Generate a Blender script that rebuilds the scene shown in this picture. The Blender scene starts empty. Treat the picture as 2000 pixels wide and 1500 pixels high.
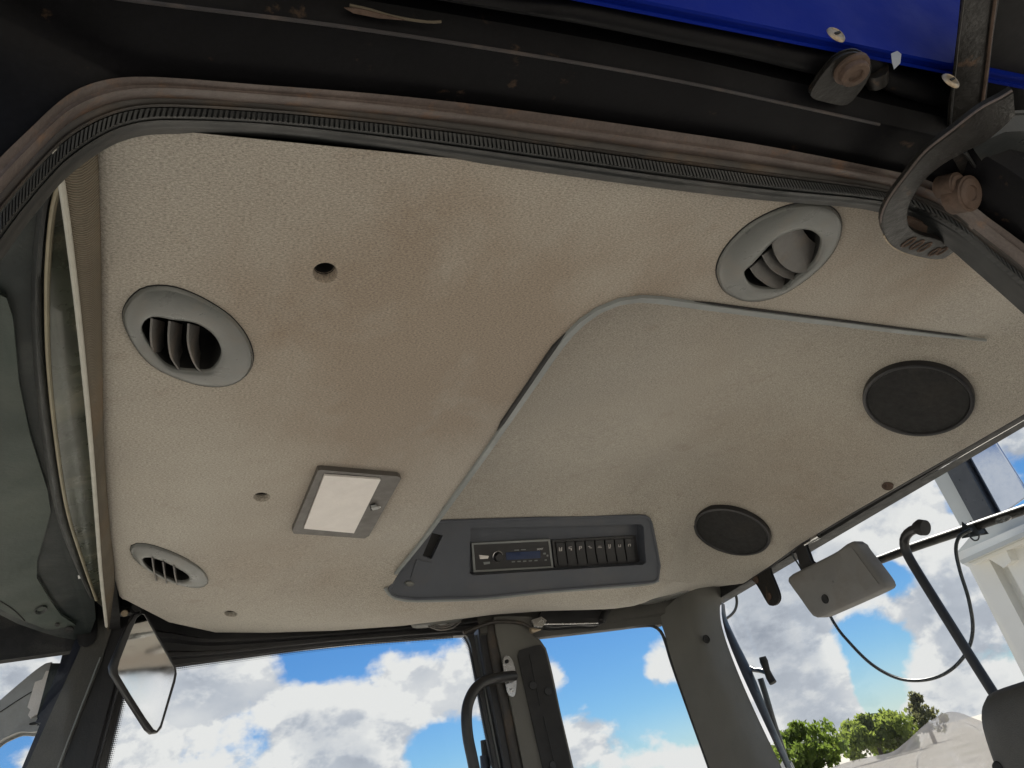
import bpy, bmesh, math, random
import numpy as np
from mathutils import Vector, Matrix, Euler
from mathutils.geometry import delaunay_2d_cdt
random.seed(7)
rng = np.random.default_rng(7)
scene = bpy.context.scene
COL = scene.collection
EYE = Vector((0, 0, 2.15))           # a person standing at the open left door of the cab
# axes: +X towards the rear of the tractor, +Y across the cab to its right side, +Z up

# ------------------------------------------------------------------ camera, sky, sun, exposure
cam_data = bpy.data.cameras.new('camera')
cam_data.sensor_width = 36; cam_data.lens = 28.8
cam_data.clip_start = 0.02; cam_data.clip_end = 3000
cam = bpy.data.objects.new('camera', cam_data); COL.objects.link(cam)
cam.location = EYE
cam.rotation_euler = (math.radians(119.0707), math.radians(13.5571), math.radians(-20.6166))
scene.camera = cam
ROT = np.array(Euler(cam.rotation_euler).to_matrix())
FPX = 1600.0

def ray(px, py):
    return ROT @ np.array([(px-1000)/FPX, -(py-750)/FPX, -1.0])

def P(px, py, x=None, y=None, z=None, n=None, q=None):
    """where the line of sight of a point seen in the photo meets a real plane of the cab (heights measured from the eye)"""
    d = ray(px, py)
    if x is not None: t = x/d[0]
    elif y is not None: t = y/d[1]
    elif z is not None: t = z/d[2]
    else: t = float(np.dot(n, q))/float(np.dot(n, d))
    v = d*t
    return Vector((v[0], v[1], v[2]))+EYE

SUN_EL, SUN_AZ = math.radians(56), math.radians(62)      # azimuth from +X towards +Y
sun_dir = Vector((math.cos(SUN_EL)*math.cos(SUN_AZ), math.cos(SUN_EL)*math.sin(SUN_AZ), math.sin(SUN_EL)))
world = bpy.data.worlds.new('World'); scene.world = world; world.use_nodes = True
def build_world():
    nt = world.node_tree; N = nt.nodes; L = nt.links; N.clear()
    out = N.new('ShaderNodeOutputWorld')
    sky = N.new('ShaderNodeTexSky'); sky.sky_type = 'NISHITA'; sky.sun_disc = False
    sky.sun_elevation = SUN_EL; sky.sun_rotation = math.pi/2-SUN_AZ
    sky.air_density = 1.0; sky.dust_density = 0.0; sky.ozone_density = 4.0
    bg = N.new('ShaderNodeBackground'); bg.inputs['Strength'].default_value = SKY_STRENGTH
    hs = N.new('ShaderNodeHueSaturation'); hs.inputs['Saturation'].default_value = 1.20
    L.new(sky.outputs[0], hs.inputs['Color'])
    tint = N.new('ShaderNodeMix'); tint.data_type = 'RGBA'; tint.blend_type = 'MULTIPLY'; tint.inputs['Factor'].default_value = 1.0
    tint.inputs[7].default_value = (0.66, 0.84, 1.0, 1)
    L.new(hs.outputs[0], tint.inputs[6]); L.new(tint.outputs[2], bg.inputs['Color'])
    bgc = N.new('ShaderNodeBackground'); bgc.inputs['Strength'].default_value = CLOUD_STRENGTH
    mix = N.new('ShaderNodeMixShader')
    tc = N.new('ShaderNodeTexCoord')
    D = tc.outputs['Generated']
    def vm(op, a, b=None, s=None):
        n = N.new('ShaderNodeVectorMath'); n.operation = op
        for i, v in ((0, a), (1, b)):
            if v is None: continue
            if isinstance(v, (tuple, list, Vector)): n.inputs[i].default_value = tuple(v)
            else: L.new(v, n.inputs[i])
        return n
    def mt(op, a, b=None, c=None, clamp=False):
        n = N.new('ShaderNodeMath'); n.operation = op; n.use_clamp = clamp
        for i, v in enumerate((a, b, c)):
            if v is None: continue
            if isinstance(v, (int, float)): n.inputs[i].default_value = v
            else: L.new(v, n.inputs[i])
        return n.outputs[0]
    def smooth(v, lo, hi, a=0.0, b=1.0):
        n = N.new('ShaderNodeMapRange'); n.interpolation_type = 'SMOOTHSTEP'
        L.new(v, n.inputs['Value'])
        for k, x in (('From Min', lo), ('From Max', hi), ('To Min', a), ('To Max', b)): n.inputs[k].default_value = x
        return n.outputs[0]
    def fbm(vec, scale, detail, rough, dist=0.0):
        n = N.new('ShaderNodeTexNoise'); n.inputs['Scale'].default_value = scale
        n.inputs['Detail'].default_value = detail; n.inputs['Roughness'].default_value = rough
        n.inputs['Distortion'].default_value = dist
        L.new(vec, n.inputs['Vector']); return n.outputs['Fac']
    flat = vm('MULTIPLY', D, (1.0, 1.0, 1.5)).outputs[0]        # cumulus are wider than tall
    big = fbm(flat, 6.0, 10, 0.57, 0.1)
    up = vm('ADD', flat, tuple(sun_dir*0.012+Vector((0, 0, 0.016)))).outputs[0]
    big_up = fbm(up, 6.0, 10, 0.57, 0.1)
    # where the clouds of this day stand (+) and where the blue gaps are (-): direction and angular size
    total = None
    for (px, py, r, w) in CLOUDS:
        c = Vector(ray(px, py)).normalized()
        d = vm('DISTANCE', D, tuple(c)).outputs['Value']
        e = mt('MULTIPLY', d, FPX*0.94/r)
        e = mt('MULTIPLY', e, e)
        e = mt('MULTIPLY', e, -1.0)
        e = mt('EXPONENT', e)
        total = mt('MULTIPLY', e, w) if total is None else mt('MULTIPLY_ADD', e, w, total)
    dens = mt('ADD', big, total)
    mask = smooth(dens, 0.475, 0.57)
    sep = N.new('ShaderNodeSeparateXYZ'); L.new(D, sep.inputs[0])
    low = smooth(sep.outputs['Z'], 0.0, 0.10, 0.35, 0.0)       # veil of haze towards the horizon
    mask = mt('MAXIMUM', mask, low)
    # sunlit tops, grey bases: less cloud towards the sun means a lit edge
    diff = mt('SUBTRACT', big, big_up)
    lit = smooth(diff, -0.06, 0.05)
    thick = smooth(dens, 0.54, 0.90, 1.0, 0.50)
    soft = fbm(flat, 9.0, 5, 0.5)
    lit = mt('MULTIPLY', mt('MULTIPLY_ADD', lit, 0.55, 0.45), thick)
    lit = mt('ADD', lit, mt('MULTIPLY_ADD', soft, 1.1, -0.58), clamp=True)
    ramp = N.new('ShaderNodeValToRGB'); L.new(lit, ramp.inputs[0])
    el = ramp.color_ramp.elements
    el[0].position = 0.0; el[0].color = (0.34, 0.38, 0.46, 1)
    el[1].position = 0.70; el[1].color = (1.0, 0.995, 0.985, 1)
    m = el.new(0.35); m.color = (0.62, 0.66, 0.73, 1)
    L.new(ramp.outputs[0], bgc.inputs['Color'])
    L.new(mask, mix.inputs[0]); L.new(bg.outputs[0], mix.inputs[1]); L.new(bgc.outputs[0], mix.inputs[2])
    L.new(mix.outputs[0], out.inputs['Surface'])
SKY_STRENGTH, CLOUD_STRENGTH = 0.050, 0.44
CLOUDS = [
    # door window
    (330, 1370, 130, .16), (640, 1390, 130, .22), (860, 1350, 80, .18), (760, 1450, 110, .10),
    (620, 1285, 80, -.16), (850, 1265, 60, -.16), (500, 1440, 45, -.22), (860, 1440, 42, -.18), (460, 1300, 50, .05),
    (300, 1490, 80, .12),
    # rear quarter window
    (1190, 1310, 92, -.34), (1090, 1290, 45, .22), (1280, 1310, 50, .22), (1170, 1430, 70, .22), (1330, 1450, 80, .14), (1340, 1395, 30, -.18),
    # rear window
    (1580, 1080, 190, .20), (1500, 1200, 130, .20), (1750, 1122, 48, -.34), (1685, 1258, 66, -.36), (1580, 1340, 75, .22),
    (1830, 1260, 95, .20), (1720, 1350, 35, -.20), (1640, 1420, 60, .10), (1900, 1380, 60, .10), (1780, 1010, 60, .18),
    # through the windscreen
    (60, 1260, 110, .16), (30, 1430, 35, -.18), (60, 1480, 40, .12), (90, 1400, 60, .02), (1960, 880, 70, .10),
]
build_world()
sun = bpy.data.lights.new('sun', 'SUN'); sun.energy = 5.0; sun.angle = math.radians(0.5); sun.color = (1.0, 0.95, 0.88)
sun_o = bpy.data.objects.new('sun', sun); COL.objects.link(sun_o)
sun_o.rotation_euler = sun_dir.to_track_quat('Z', 'Y').to_euler(); sun_o.location = (0, 0, 30)
vs = scene.view_settings
vs.view_transform = 'Standard'; vs.look = 'None'; vs.gamma = 1.0; vs.use_curve_mapping = False
vs.exposure = 0.95
scene.cycles.max_bounces = 10; scene.cycles.diffuse_bounces = 6; scene.cycles.transparent_max_bounces = 16
scene.cycles.use_denoising = True
scene.cycles.sample_clamp_indirect = 6.0

# ------------------------------------------------------------------ materials
def mat(name, col, rough=0.5, metal=0.0, var=0.18, vscale=6.0, bump=0.15, bscale=220.0, dirt=None, damt=0.5, dscale=5.0,
        dlo=0.5, dhi=0.7, spec=0.5, grain=0.0, gscale=400.0, coat=0.0, bdist=0.002, trans=0.0):
    m = bpy.data.materials.new(name); m.use_nodes = True
    nt = m.node_tree; N = nt.nodes; L = nt.links
    b = N['Principled BSDF']
    b.inputs['Roughness'].default_value = rough; b.inputs['Metallic'].default_value = metal
    b.inputs['Specular IOR Level'].default_value = spec; b.inputs['Coat Weight'].default_value = coat
    b.inputs['Transmission Weight'].default_value = trans
    tc = N.new('ShaderNodeTexCoord'); O = tc.outputs['Object']
    def noise(s, det=6, r=0.6):
        n = N.new('ShaderNodeTexNoise'); n.inputs['Scale'].default_value = s
        n.inputs['Detail'].default_value = det; n.inputs['Roughness'].default_value = r
        L.new(O, n.inputs['Vector']); return n.outputs['Fac']
    def mixc(fac, a, bcol):
        n = N.new('ShaderNodeMix'); n.data_type = 'RGBA'
        L.new(fac, n.inputs['Factor'])
        for k, v in ((6, a), (7, bcol)):
            if isinstance(v, tuple): n.inputs[k].default_value = (*v, 1)
            else: L.new(v, n.inputs[k])
        return n.outputs[2]
    def rng_(v, a, b_, c=0.0, d=1.0):
        n = N.new('ShaderNodeMapRange'); L.new(v, n.inputs[0])
        for i, x in enumerate((a, b_, c, d)): n.inputs[i+1].default_value = x
        return n.outputs[0]
    lo = tuple(c*(1-var) for c in col); hi = tuple(min(1, c*(1+var)) for c in col)
    c = mixc(rng_(noise(vscale), 0.3, 0.7), lo, hi)
    if grain:
        g = rng_(noise(gscale, 2, 0.7), 0.25, 0.75, 1-grain, 1+grain)
        mm = N.new('ShaderNodeMix'); mm.data_type = 'RGBA'; mm.blend_type = 'MULTIPLY'; mm.inputs['Factor'].default_value = 1
        cc = N.new('ShaderNodeCombineColor')
        for i in range(3): L.new(g, cc.inputs[i])
        L.new(c, mm.inputs[6]); L.new(cc.outputs[0], mm.inputs[7]); c = mm.outputs[2]
    if dirt:
        f = rng_(noise(dscale, 7, 0.65), dlo, dhi, 0, damt)
        c = mixc(f, c, dirt)
    L.new(c, b.inputs['Base Color'])
    L.new(rng_(noise(vscale*3), 0.3, 0.7, max(0.02, rough-0.1), min(1, rough+0.1)), b.inputs['Roughness'])
    if bump:
        bp = N.new('ShaderNodeBump'); bp.inputs['Strength'].default_value = bump; bp.inputs['Distance'].default_value = bdist
        L.new(noise(bscale, 3, 0.6), bp.inputs['Height']); L.new(bp.outputs[0], b.inputs['Normal'])
    return m

def fabric_mat():
    """grey-beige knitted headliner cloth: short brushed fibre grain, brown hand and smoke stains, greyer dusty patches"""
    m = bpy.data.materials.new('headliner_fabric'); m.use_nodes = True
    nt = m.node_tree; N = nt.nodes; L = nt.links; b = N['Principled BSDF']
    b.inputs['Roughness'].default_value = 0.95; b.inputs['Specular IOR Level'].default_value = 0.12
    b.inputs['Sheen Weight'].default_value = 0.15
    tc = N.new('ShaderNodeNewGeometry'); O = tc.outputs['Position']
    def noise(scale, det, rough, stretch=(1, 1, 1), shift=(0, 0, 0), dist=0.0):
        mp = N.new('ShaderNodeMapping'); mp.inputs['Scale'].default_value = stretch; mp.inputs['Location'].default_value = shift; L.new(O, mp.inputs['Vector'])
        n = N.new('ShaderNodeTexNoise'); n.inputs['Scale'].default_value = scale; n.inputs['Detail'].default_value = det
        n.inputs['Roughness'].default_value = rough; n.inputs['Distortion'].default_value = dist
        L.new(mp.outputs[0], n.inputs['Vector']); return n.outputs['Fac']
    def rmap(v, a, b_, c, d):
        n = N.new('ShaderNodeMapRange'); L.new(v, n.inputs[0])
        for i, x in enumerate((a, b_, c, d)): n.inputs[i+1].default_value = x
        return n.outputs[0]
    def mix(f, a, c, mode='MIX'):
        n = N.new('ShaderNodeMix'); n.data_type = 'RGBA'; n.blend_type = mode
        for k, v in ((0, f), (6, a), (7, c)):
            if isinstance(v, (int, float)): n.inputs[k].default_value = v
            elif isinstance(v, tuple): n.inputs[k].default_value = (*v, 1)
            else: L.new(v, n.inputs[k])
        return n.outputs[2]
    def math_(op, a, c):
        n = N.new('ShaderNodeMath'); n.operation = op
        for i, v in enumerate((a, c)):
            if isinstance(v, (int, float)): n.inputs[i].default_value = v
            else: L.new(v, n.inputs[i])
        return n.outputs[0]
    c = mix(rmap(noise(2.6, 5, 0.6), .32, .68, 0, 1), (0.338, 0.306, 0.262), (0.405, 0.380, 0.332))
    c = mix(rmap(noise(1.7, 4, 0.6, shift=(3, 7, 1)), .42, .68, 0, .75), c, (0.315, 0.296, 0.266))
    # brown stains: where hands, smoke and leaks reached the cloth (positions on the headliner, metres)
    total = None
    for (x, y, z, r, w) in ((.42, .86, .55, .20, .75), (.36, 1.02, .55, .16, .6), (.14, .72, .55, .15, .55), (.30, 1.24, .55, .17, .5), (.50, .68, .55, .18, .6),
                            (.28, .68, .55, .16, .45), (.24, .90, .55, .16, .40), (.20, 1.50, .55, .14, .4), (.33, 1.62, .55, .12, .5), (.72, .56, .55, .15, .6), (.98, .54, .55, .14, .8),
                            (1.06, .66, .55, .12, .5), (1.34, 1.20, .56, .15, .35), (1.40, 1.40, .53, .13, .35), (.95, 1.02, .655, .18, .25), (1.15, 1.30, .655, .14, .35), (.25, .56, .55, .10, .4), (.6, 1.78, .5, .15, .4)):
        d = N.new('ShaderNodeVectorMath'); d.operation = 'DISTANCE'; L.new(O, d.inputs[0]); d.inputs[1].default_value = (x, y, z+EYE.z)
        e = math_('DIVIDE', d.outputs['Value'], r); e = math_('MULTIPLY', e, e); e = math_('MULTIPLY', e, -1.0); e = math_('EXPONENT', e, 0.0)
        e = math_('MULTIPLY', e, w)
        total = e if total is None else math_('ADD', total, e)
    ragged = rmap(noise(8, 8, 0.66, (1.0, .7, 1), dist=0.3), .25, .75, 0.20, 1.20)
    f = math_('MINIMUM', math_('MULTIPLY', total, ragged), 0.85)
    c = mix(math_('MULTIPLY', f, 0.72), c, (0.235, 0.172, 0.120))
    c = mix(rmap(noise(17, 5, 0.62, shift=(1, 2, 5)), .60, .78, 0, .28), c, (0.19, 0.140, 0.098))
    c = mix(rmap(noise(60, 3, 0.5, shift=(4, 2, 5)), .70, .80, 0, .30), c, (0.14, 0.105, 0.080))
    # fibre grain
    g1 = noise(520, 3, 0.8, (0.6, 1.2, 1)); g2 = noise(1500, 2, 0.7, (0.5, 1.3, 1))
    g = math_('ADD', rmap(g1, .3, .7, .50, 1.46), rmap(g2, .3, .7, -.14, .14))
    cc = N.new('ShaderNodeCombineColor')
    for i in range(3): L.new(g, cc.inputs[i])
    c = mix(1.0, c, cc.outputs[0], 'MULTIPLY')
    L.new(c, b.inputs['Base Color'])
    bp = N.new('ShaderNodeBump'); bp.inputs['Strength'].default_value = 0.03; bp.inputs['Distance'].default_value = 0.0008
    L.new(math_('ADD', g1, math_('MULTIPLY', g2, .5)), bp.inputs['Height'])
    bp2 = N.new('ShaderNodeBump'); bp2.inputs['Strength'].default_value = 0.12; bp2.inputs['Distance'].default_value = 0.02
    L.new(noise(7, 3, 0.5), bp2.inputs['Height']); L.new(bp.outputs[0], bp2.inputs['Normal'])
    L.new(bp2.outputs[0], b.inputs['Normal'])
    return m

def glass_mat(name, tint=(0.96, 0.97, 0.97), rough=0.0, ior=1.45, refl=0.75):
    m = bpy.data.materials.new(name); m.use_nodes = True
    N = m.node_tree.nodes; L = m.node_tree.links; N.clear()
    o = N.new('ShaderNodeOutputMaterial'); t = N.new('ShaderNodeBsdfTransparent'); g = N.new('ShaderNodeBsdfGlossy')
    t.inputs[0].default_value = (*tint, 1); g.inputs['Roughness'].default_value = rough
    f = N.new('ShaderNodeFresnel'); f.inputs['IOR'].default_value = ior
    k = N.new('ShaderNodeMath'); k.operation = 'MULTIPLY'; k.inputs[1].default_value = refl; L.new(f.outputs[0], k.inputs[0])
    mx = N.new('ShaderNodeMixShader'); L.new(k.outputs[0], mx.inputs[0]); L.new(t.outputs[0], mx.inputs[1]); L.new(g.outputs[0], mx.inputs[2])
    L.new(mx.outputs[0], o.inputs[0]); return m

def frit_mat():
    """black enamel border of a window that breaks up into printed dots towards the clear glass (v = 0 solid, 1 clear)"""
    m = bpy.data.materials.new('frit_dots'); m.use_nodes = True
    N = m.node_tree.nodes; L = m.node_tree.links; b = N['Principled BSDF']
    b.inputs['Base Color'].default_value = (0.012, 0.012, 0.014, 1); b.inputs['Roughness'].default_value = 0.35
    uv = N.new('ShaderNodeTexCoord')
    s = N.new('ShaderNodeSeparateXYZ'); L.new(uv.outputs['UV'], s.inputs[0])
    def mt(op, a, c=None):
        n = N.new('ShaderNodeMath'); n.operation = op
        for i, v in enumerate((a, c)):
            if v is None: continue
            if isinstance(v, (int, float)): n.inputs[i].default_value = v
            else: L.new(v, n.inputs[i])
        return n.outputs[0]
    fu = mt('SUBTRACT', mt('FRACT', s.outputs[0]), 0.5)
    fv = mt('SUBTRACT', mt('FRACT', mt('MULTIPLY', s.outputs[1], 4.0)), 0.5)
    r = mt('SQRT', mt('ADD', mt('MULTIPLY', fu, fu), mt('MULTIPLY', fv, fv)))
    lim = mt('SUBTRACT', 0.75, mt('MULTIPLY', s.outputs[1], 0.62))
    a = mt('LESS_THAN', r, lim)
    L.new(a, b.inputs['Alpha'])
    return m

M = {}
M['fabric'] = fabric_mat()
M['vent'] = mat('grey_vent_plastic', (0.118, 0.123, 0.117), rough=0.33, var=0.10, vscale=9, bump=0.12, bscale=500, dirt=(0.20, 0.16, 0.12), damt=0.35, dscale=14)
M['louvre'] = mat('louvre_plastic', (0.10, 0.095, 0.090), rough=0.5, var=0.15, vscale=20, bump=0.15, bscale=400, dirt=(0.19, 0.14, 0.10), damt=0.5, dscale=18)
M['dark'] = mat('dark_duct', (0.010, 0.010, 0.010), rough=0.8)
M['trim'] = mat('grey_trim_plastic', (0.205, 0.222, 0.222), rough=0.45, var=0.08, vscale=12, bump=0.1, bscale=400, dirt=(0.14, 0.12, 0.10), damt=0.3, dscale=16)
M['console'] = mat('charcoal_console_plastic', (0.066, 0.074, 0.092), rough=0.5, var=0.10, vscale=10, bump=0.35, bscale=600, dirt=(0.10, 0.09, 0.08), damt=0.3, dscale=9)
M['black_plastic'] = mat('black_plastic', (0.014, 0.014, 0.016), rough=0.38, var=0.2, vscale=15, bump=0.1, bscale=500)
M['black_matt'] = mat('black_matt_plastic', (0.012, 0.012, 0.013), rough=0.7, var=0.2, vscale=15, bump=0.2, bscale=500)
M['black_paint'] = mat('black_frame_paint', (0.006, 0.006, 0.007), rough=0.5, spec=0.10, var=0.35, vscale=5, bump=0.12, bscale=60, dirt=(0.075, 0.048, 0.030), damt=0.8, dscale=32, dlo=0.64, dhi=0.74, grain=0.2, gscale=250)
M['ridge'] = mat('ridge_highlight_grey', (0.035, 0.032, 0.034), rough=0.5, var=0.4, vscale=9, bump=0.2, dirt=(0.10, 0.075, 0.06), damt=0.6, dscale=20)  # lighter grey for the highlight painted along the header ridge
M['dusty'] = mat('dusty_flange_paint', (0.090, 0.070, 0.062), rough=0.48, var=0.3, vscale=14, bump=0.25, bscale=180, dirt=(0.19, 0.095, 0.045), damt=0.8, dscale=24, dlo=0.56, dhi=0.72, grain=0.2, gscale=300)
M['groove'] = mat('dusty_rubber', (0.030, 0.026, 0.023), rough=0.55, var=0.3, vscale=12, bump=0.2, bscale=150, dirt=(0.11, 0.07, 0.04), damt=0.6, dscale=13, dlo=0.5, dhi=0.72)
M['rubber'] = mat('black_rubber', (0.010, 0.0115, 0.012), rough=0.48, var=0.25, vscale=10, bump=0.12, bscale=250, dirt=(0.045, 0.04, 0.034), damt=0.4, dscale=8)
M['blue'] = mat('blue_roof_paint', (0.0012, 0.011, 0.175), rough=0.55, var=0.12, vscale=4, bump=0.05, bscale=300, spec=0.06, dirt=(0.03, 0.06, 0.25), damt=0.3, dscale=12, dlo=0.6, dhi=0.8)
M['rust'] = mat('rusty_steel', (0.085, 0.055, 0.040), rough=0.72, metal=0.2, var=0.4, vscale=40, bump=0.5, bscale=160, dirt=(0.06, 0.035, 0.022), damt=0.8, dscale=30)
M['rustpaint'] = mat('black_paint_worn_to_rust', (0.011, 0.010, 0.009), rough=0.42, spec=0.35, var=0.35, vscale=25, bump=0.35, bscale=140, dirt=(0.13, 0.075, 0.042), damt=0.85, dscale=26, dlo=0.60, dhi=0.72)
M['screw'] = mat('dull_screw_steel', (0.36, 0.30, 0.22), rough=0.45, metal=0.6, var=0.3, vscale=60, bump=0.2, bscale=300, dirt=(0.16, 0.09, 0.04), damt=0.7, dscale=70)
M['steel'] = mat('bright_steel', (0.62, 0.62, 0.62), rough=0.22, metal=1.0, var=0.15, vscale=40, bump=0.05)
M['lens'] = mat('white_lamp_lens', (0.72, 0.685, 0.66), rough=0.4, var=0.06, vscale=22, bump=0.6, bscale=300, spec=0.4)
M['lampframe'] = mat('lamp_frame_plastic', (0.070, 0.063, 0.056), rough=0.5, var=0.1, vscale=20, bump=0.2, bscale=500)
M['grille'] = mat('black_speaker_mesh', (0.007, 0.007, 0.007), rough=0.75, var=0.2, vscale=30, bump=0.6, bscale=700, dirt=(0.022, 0.018, 0.013), damt=0.6, dscale=9)
M['pillar'] = mat('grey_pillar_trim', (0.105, 0.103, 0.093), rough=0.6, var=0.10, vscale=5, bump=0.25, bscale=550, dirt=(0.11, 0.10, 0.085), damt=0.4, dscale=6)
M['apillar'] = mat('speckled_dark_pillar_trim', (0.060, 0.058, 0.052), rough=0.6, var=0.12, vscale=6, bump=0.4, bscale=600, grain=0.25, gscale=700)
M['doorframe'] = mat('dark_door_frame', (0.020, 0.020, 0.022), rough=0.4, var=0.2, vscale=8, bump=0.15, bscale=300)
M['blueblack'] = mat('blue_black_edge', (0.010, 0.013, 0.026), rough=0.35, var=0.2, vscale=10)
M['gold'] = mat('blind_fabric', (0.20, 0.165, 0.115), rough=0.85, var=0.2, vscale=5, bump=0.0, dirt=(0.28, 0.17, 0.08), damt=0.6, dscale=6)
M['blindbar'] = mat('blind_bottom_bar', (0.40, 0.385, 0.335), rough=0.5, var=0.1, vscale=30, bump=0.4, bscale=300)
M['visor'] = mat('grimy_windscreen_header', (0.060, 0.068, 0.050), rough=0.30, var=0.5, vscale=8, bump=0.1, bscale=60, dirt=(0.24, 0.22, 0.16), damt=0.75, dscale=10, dlo=0.52, dhi=0.72)
M['dirty_glass'] = mat('dusty_dark_glass_edge', (0.022, 0.025, 0.026), rough=0.35, var=0.4, vscale=12, bump=0.1, dirt=(0.09, 0.08, 0.06), damt=0.6, dscale=14)
M['beige'] = mat('beige_seal_edge', (0.25, 0.22, 0.15), rough=0.6, var=0.2, vscale=16, bump=0.2)
M['overhang'] = mat('green_grey_roof_plastic', (0.048, 0.062, 0.055), rough=0.6, spec=0.25, var=0.2, vscale=4, bump=0.25, bscale=160, dirt=(0.10, 0.108, 0.09), damt=0.45, dscale=5)
M['overhang_dark'] = mat('dark_green_roof_plastic', (0.014, 0.020, 0.021), rough=0.55, spec=0.25, var=0.2, vscale=5, bump=0.2, bscale=160, dirt=(0.08, 0.085, 0.075), damt=0.35, dscale=9)
M['mirror'] = mat('mirror_silver', (0.92, 0.93, 0.93), rough=0.01, metal=1.0, var=0.0, bump=0.0)
M['white_plastic'] = mat('grey_white_plastic', (0.30, 0.31, 0.31), rough=0.5, var=0.15, vscale=12, bump=0.2, dirt=(0.18, 0.17, 0.15), damt=0.5, dscale=10)
M['white'] = mat('white_print', (0.75, 0.75, 0.75), rough=0.6, var=0.02, bump=0)
M['display'] = mat('blue_grey_display', (0.025, 0.040, 0.095), rough=0.12, var=0.15, vscale=40, bump=0)
M['glass'] = glass_mat('cab_glass', ior=1.16)
M['screen_glass'] = glass_mat('windscreen_glass', ior=1.2, refl=0.02)
M['frit'] = frit_mat()
M['lampbox'] = mat('grey_box_plastic', (0.165, 0.163, 0.158), rough=0.6, var=0.08, vscale=10, bump=0.3, bscale=450, dirt=(0.12, 0.10, 0.08), damt=0.4, dscale=8)
M['cable'] = mat('dark_cable_sheath', (0.020, 0.026, 0.030), rough=0.4)
M['housewhite'] = mat('white_house_boards', (0.66, 0.655, 0.62), rough=0.6, var=0.04, vscale=1.5, bump=0.1, bscale=20, dirt=(0.5, 0.47, 0.4), damt=0.3, dscale=1.2)
M['housegrey'] = mat('pale_grey_post', (0.44, 0.455, 0.44), rough=0.6, var=0.06, vscale=2, bump=0.1, bscale=20)
M['downpipe'] = mat('dark_downpipe', (0.055, 0.056, 0.058), rough=0.35, var=0.2, vscale=5)
M['pane'] = mat('reflecting_window_pane', (0.55, 0.60, 0.70), rough=0.02, metal=1.0, var=0.0, bump=0)
M['ground'] = mat('pale_gravel_yard', (0.36, 0.335, 0.29), rough=0.9, var=0.2, vscale=0.4, bump=0.5, bscale=30, dirt=(0.20, 0.19, 0.12), damt=0.5, dscale=0.12, bdist=0.02)
M['bark'] = mat('bark', (0.10, 0.08, 0.06), rough=0.9)
def leaf_mat(name, col):
    m = mat(name, col, rough=0.6, var=0.35, vscale=0.6, bump=0)
    N = m.node_tree.nodes; L = m.node_tree.links; b = N['Principled BSDF']
    tr = N.new('ShaderNodeBsdfTranslucent'); tr.inputs[0].default_value = (col[0]*2.1, col[1]*2.0, col[2]*1.5, 1)
    mx = N.new('ShaderNodeMixShader'); mx.inputs[0].default_value = 0.6
    L.new(b.outputs[0], mx.inputs[1]); L.new(tr.outputs[0], mx.inputs[2]); L.new(mx.outputs[0], N['Material Output'].inputs[0])
    return m
M['leaf'] = leaf_mat('bright_green_leaves', (0.115, 0.150, 0.036))
M['leaf2'] = leaf_mat('green_leaves', (0.085, 0.125, 0.026))
M['leaf3'] = leaf_mat('olive_twigs', (0.095, 0.100, 0.055))
def film_mat():
    m = mat('clear_plastic_film', (0.62, 0.59, 0.59), rough=0.22, var=0.08, vscale=12, bump=0.5, bscale=24, bdist=0.012, spec=0.8)
    N = m.node_tree.nodes; L = m.node_tree.links; b = N['Principled BSDF']
    t = N.new('ShaderNodeBsdfTransparent'); tr = N.new('ShaderNodeBsdfTranslucent'); tr.inputs[0].default_value = (0.75, 0.72, 0.72, 1)
    a = N.new('ShaderNodeMixShader'); a.inputs[0].default_value = 0.45; L.new(b.outputs[0], a.inputs[1]); L.new(tr.outputs[0], a.inputs[2])
    c = N.new('ShaderNodeMixShader'); c.inputs[0].default_value = 0.30; L.new(a.outputs[0], c.inputs[1]); L.new(t.outputs[0], c.inputs[2])
    L.new(c.outputs[0], N['Material Output'].inputs[0]); return m
M['film'] = film_mat()

# ------------------------------------------------------------------ builders
def tag(o, label=None, cat=None, group=None, kind=None):
    if label: o['label'] = label
    if cat: o['category'] = cat
    if group: o['group'] = group
    if kind: o['kind'] = kind
    return o
def wloc(o):
    v = Vector((0, 0, 0))
    while o is not None: v += o.location; o = o.parent
    return v
def thing(name, label, cat, loc, group=None):
    o = bpy.data.objects.new(name, None); COL.objects.link(o); o.location = loc
    o.empty_display_size = 0.05
    return tag(o, label, cat, group)
def obj(name, verts, faces, m, parent=None, smooth=False, uvs=None, bevel=0.0, bseg=2, angle=40, edges_sharp=True, solid=0.0):
    verts = [Vector(v) for v in verts]
    c = sum(verts, Vector())/max(1, len(verts))
    me = bpy.data.meshes.new(name)
    me.from_pydata([tuple(v-c) for v in verts], [], faces)
    me.validate()
    bm = bmesh.new(); bm.from_mesh(me)
    if uvs is not None:
        lay = bm.loops.layers.uv.new('UVMap')
        bm.verts.ensure_lookup_table()
        for f in bm.faces:
            for l in f.loops: l[lay].uv = uvs[l.vert.index]
    bmesh.ops.remove_doubles(bm, verts=bm.verts, dist=1e-6)
    if bevel:
        es = [e for e in bm.edges if len(e.link_faces) == 2 and e.calc_face_angle(0) > math.radians(35)]
        bmesh.ops.bevel(bm, geom=es, offset=bevel, segments=bseg, affect='EDGES', clamp_overlap=True)
    bmesh.ops.recalc_face_normals(bm, faces=bm.faces) if not solid else None
    bm.to_mesh(me); bm.free()
    if smooth:
        me.polygons.foreach_set('use_smooth', [True]*len(me.polygons))
        me.set_sharp_from_angle(angle=math.radians(angle))
    me.materials.append(m)
    o = bpy.data.objects.new(name, me); COL.objects.link(o)
    if parent is not None:
        o.parent = parent; o.location = c-wloc(parent)
    else:
        o.location = c
    return o
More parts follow.
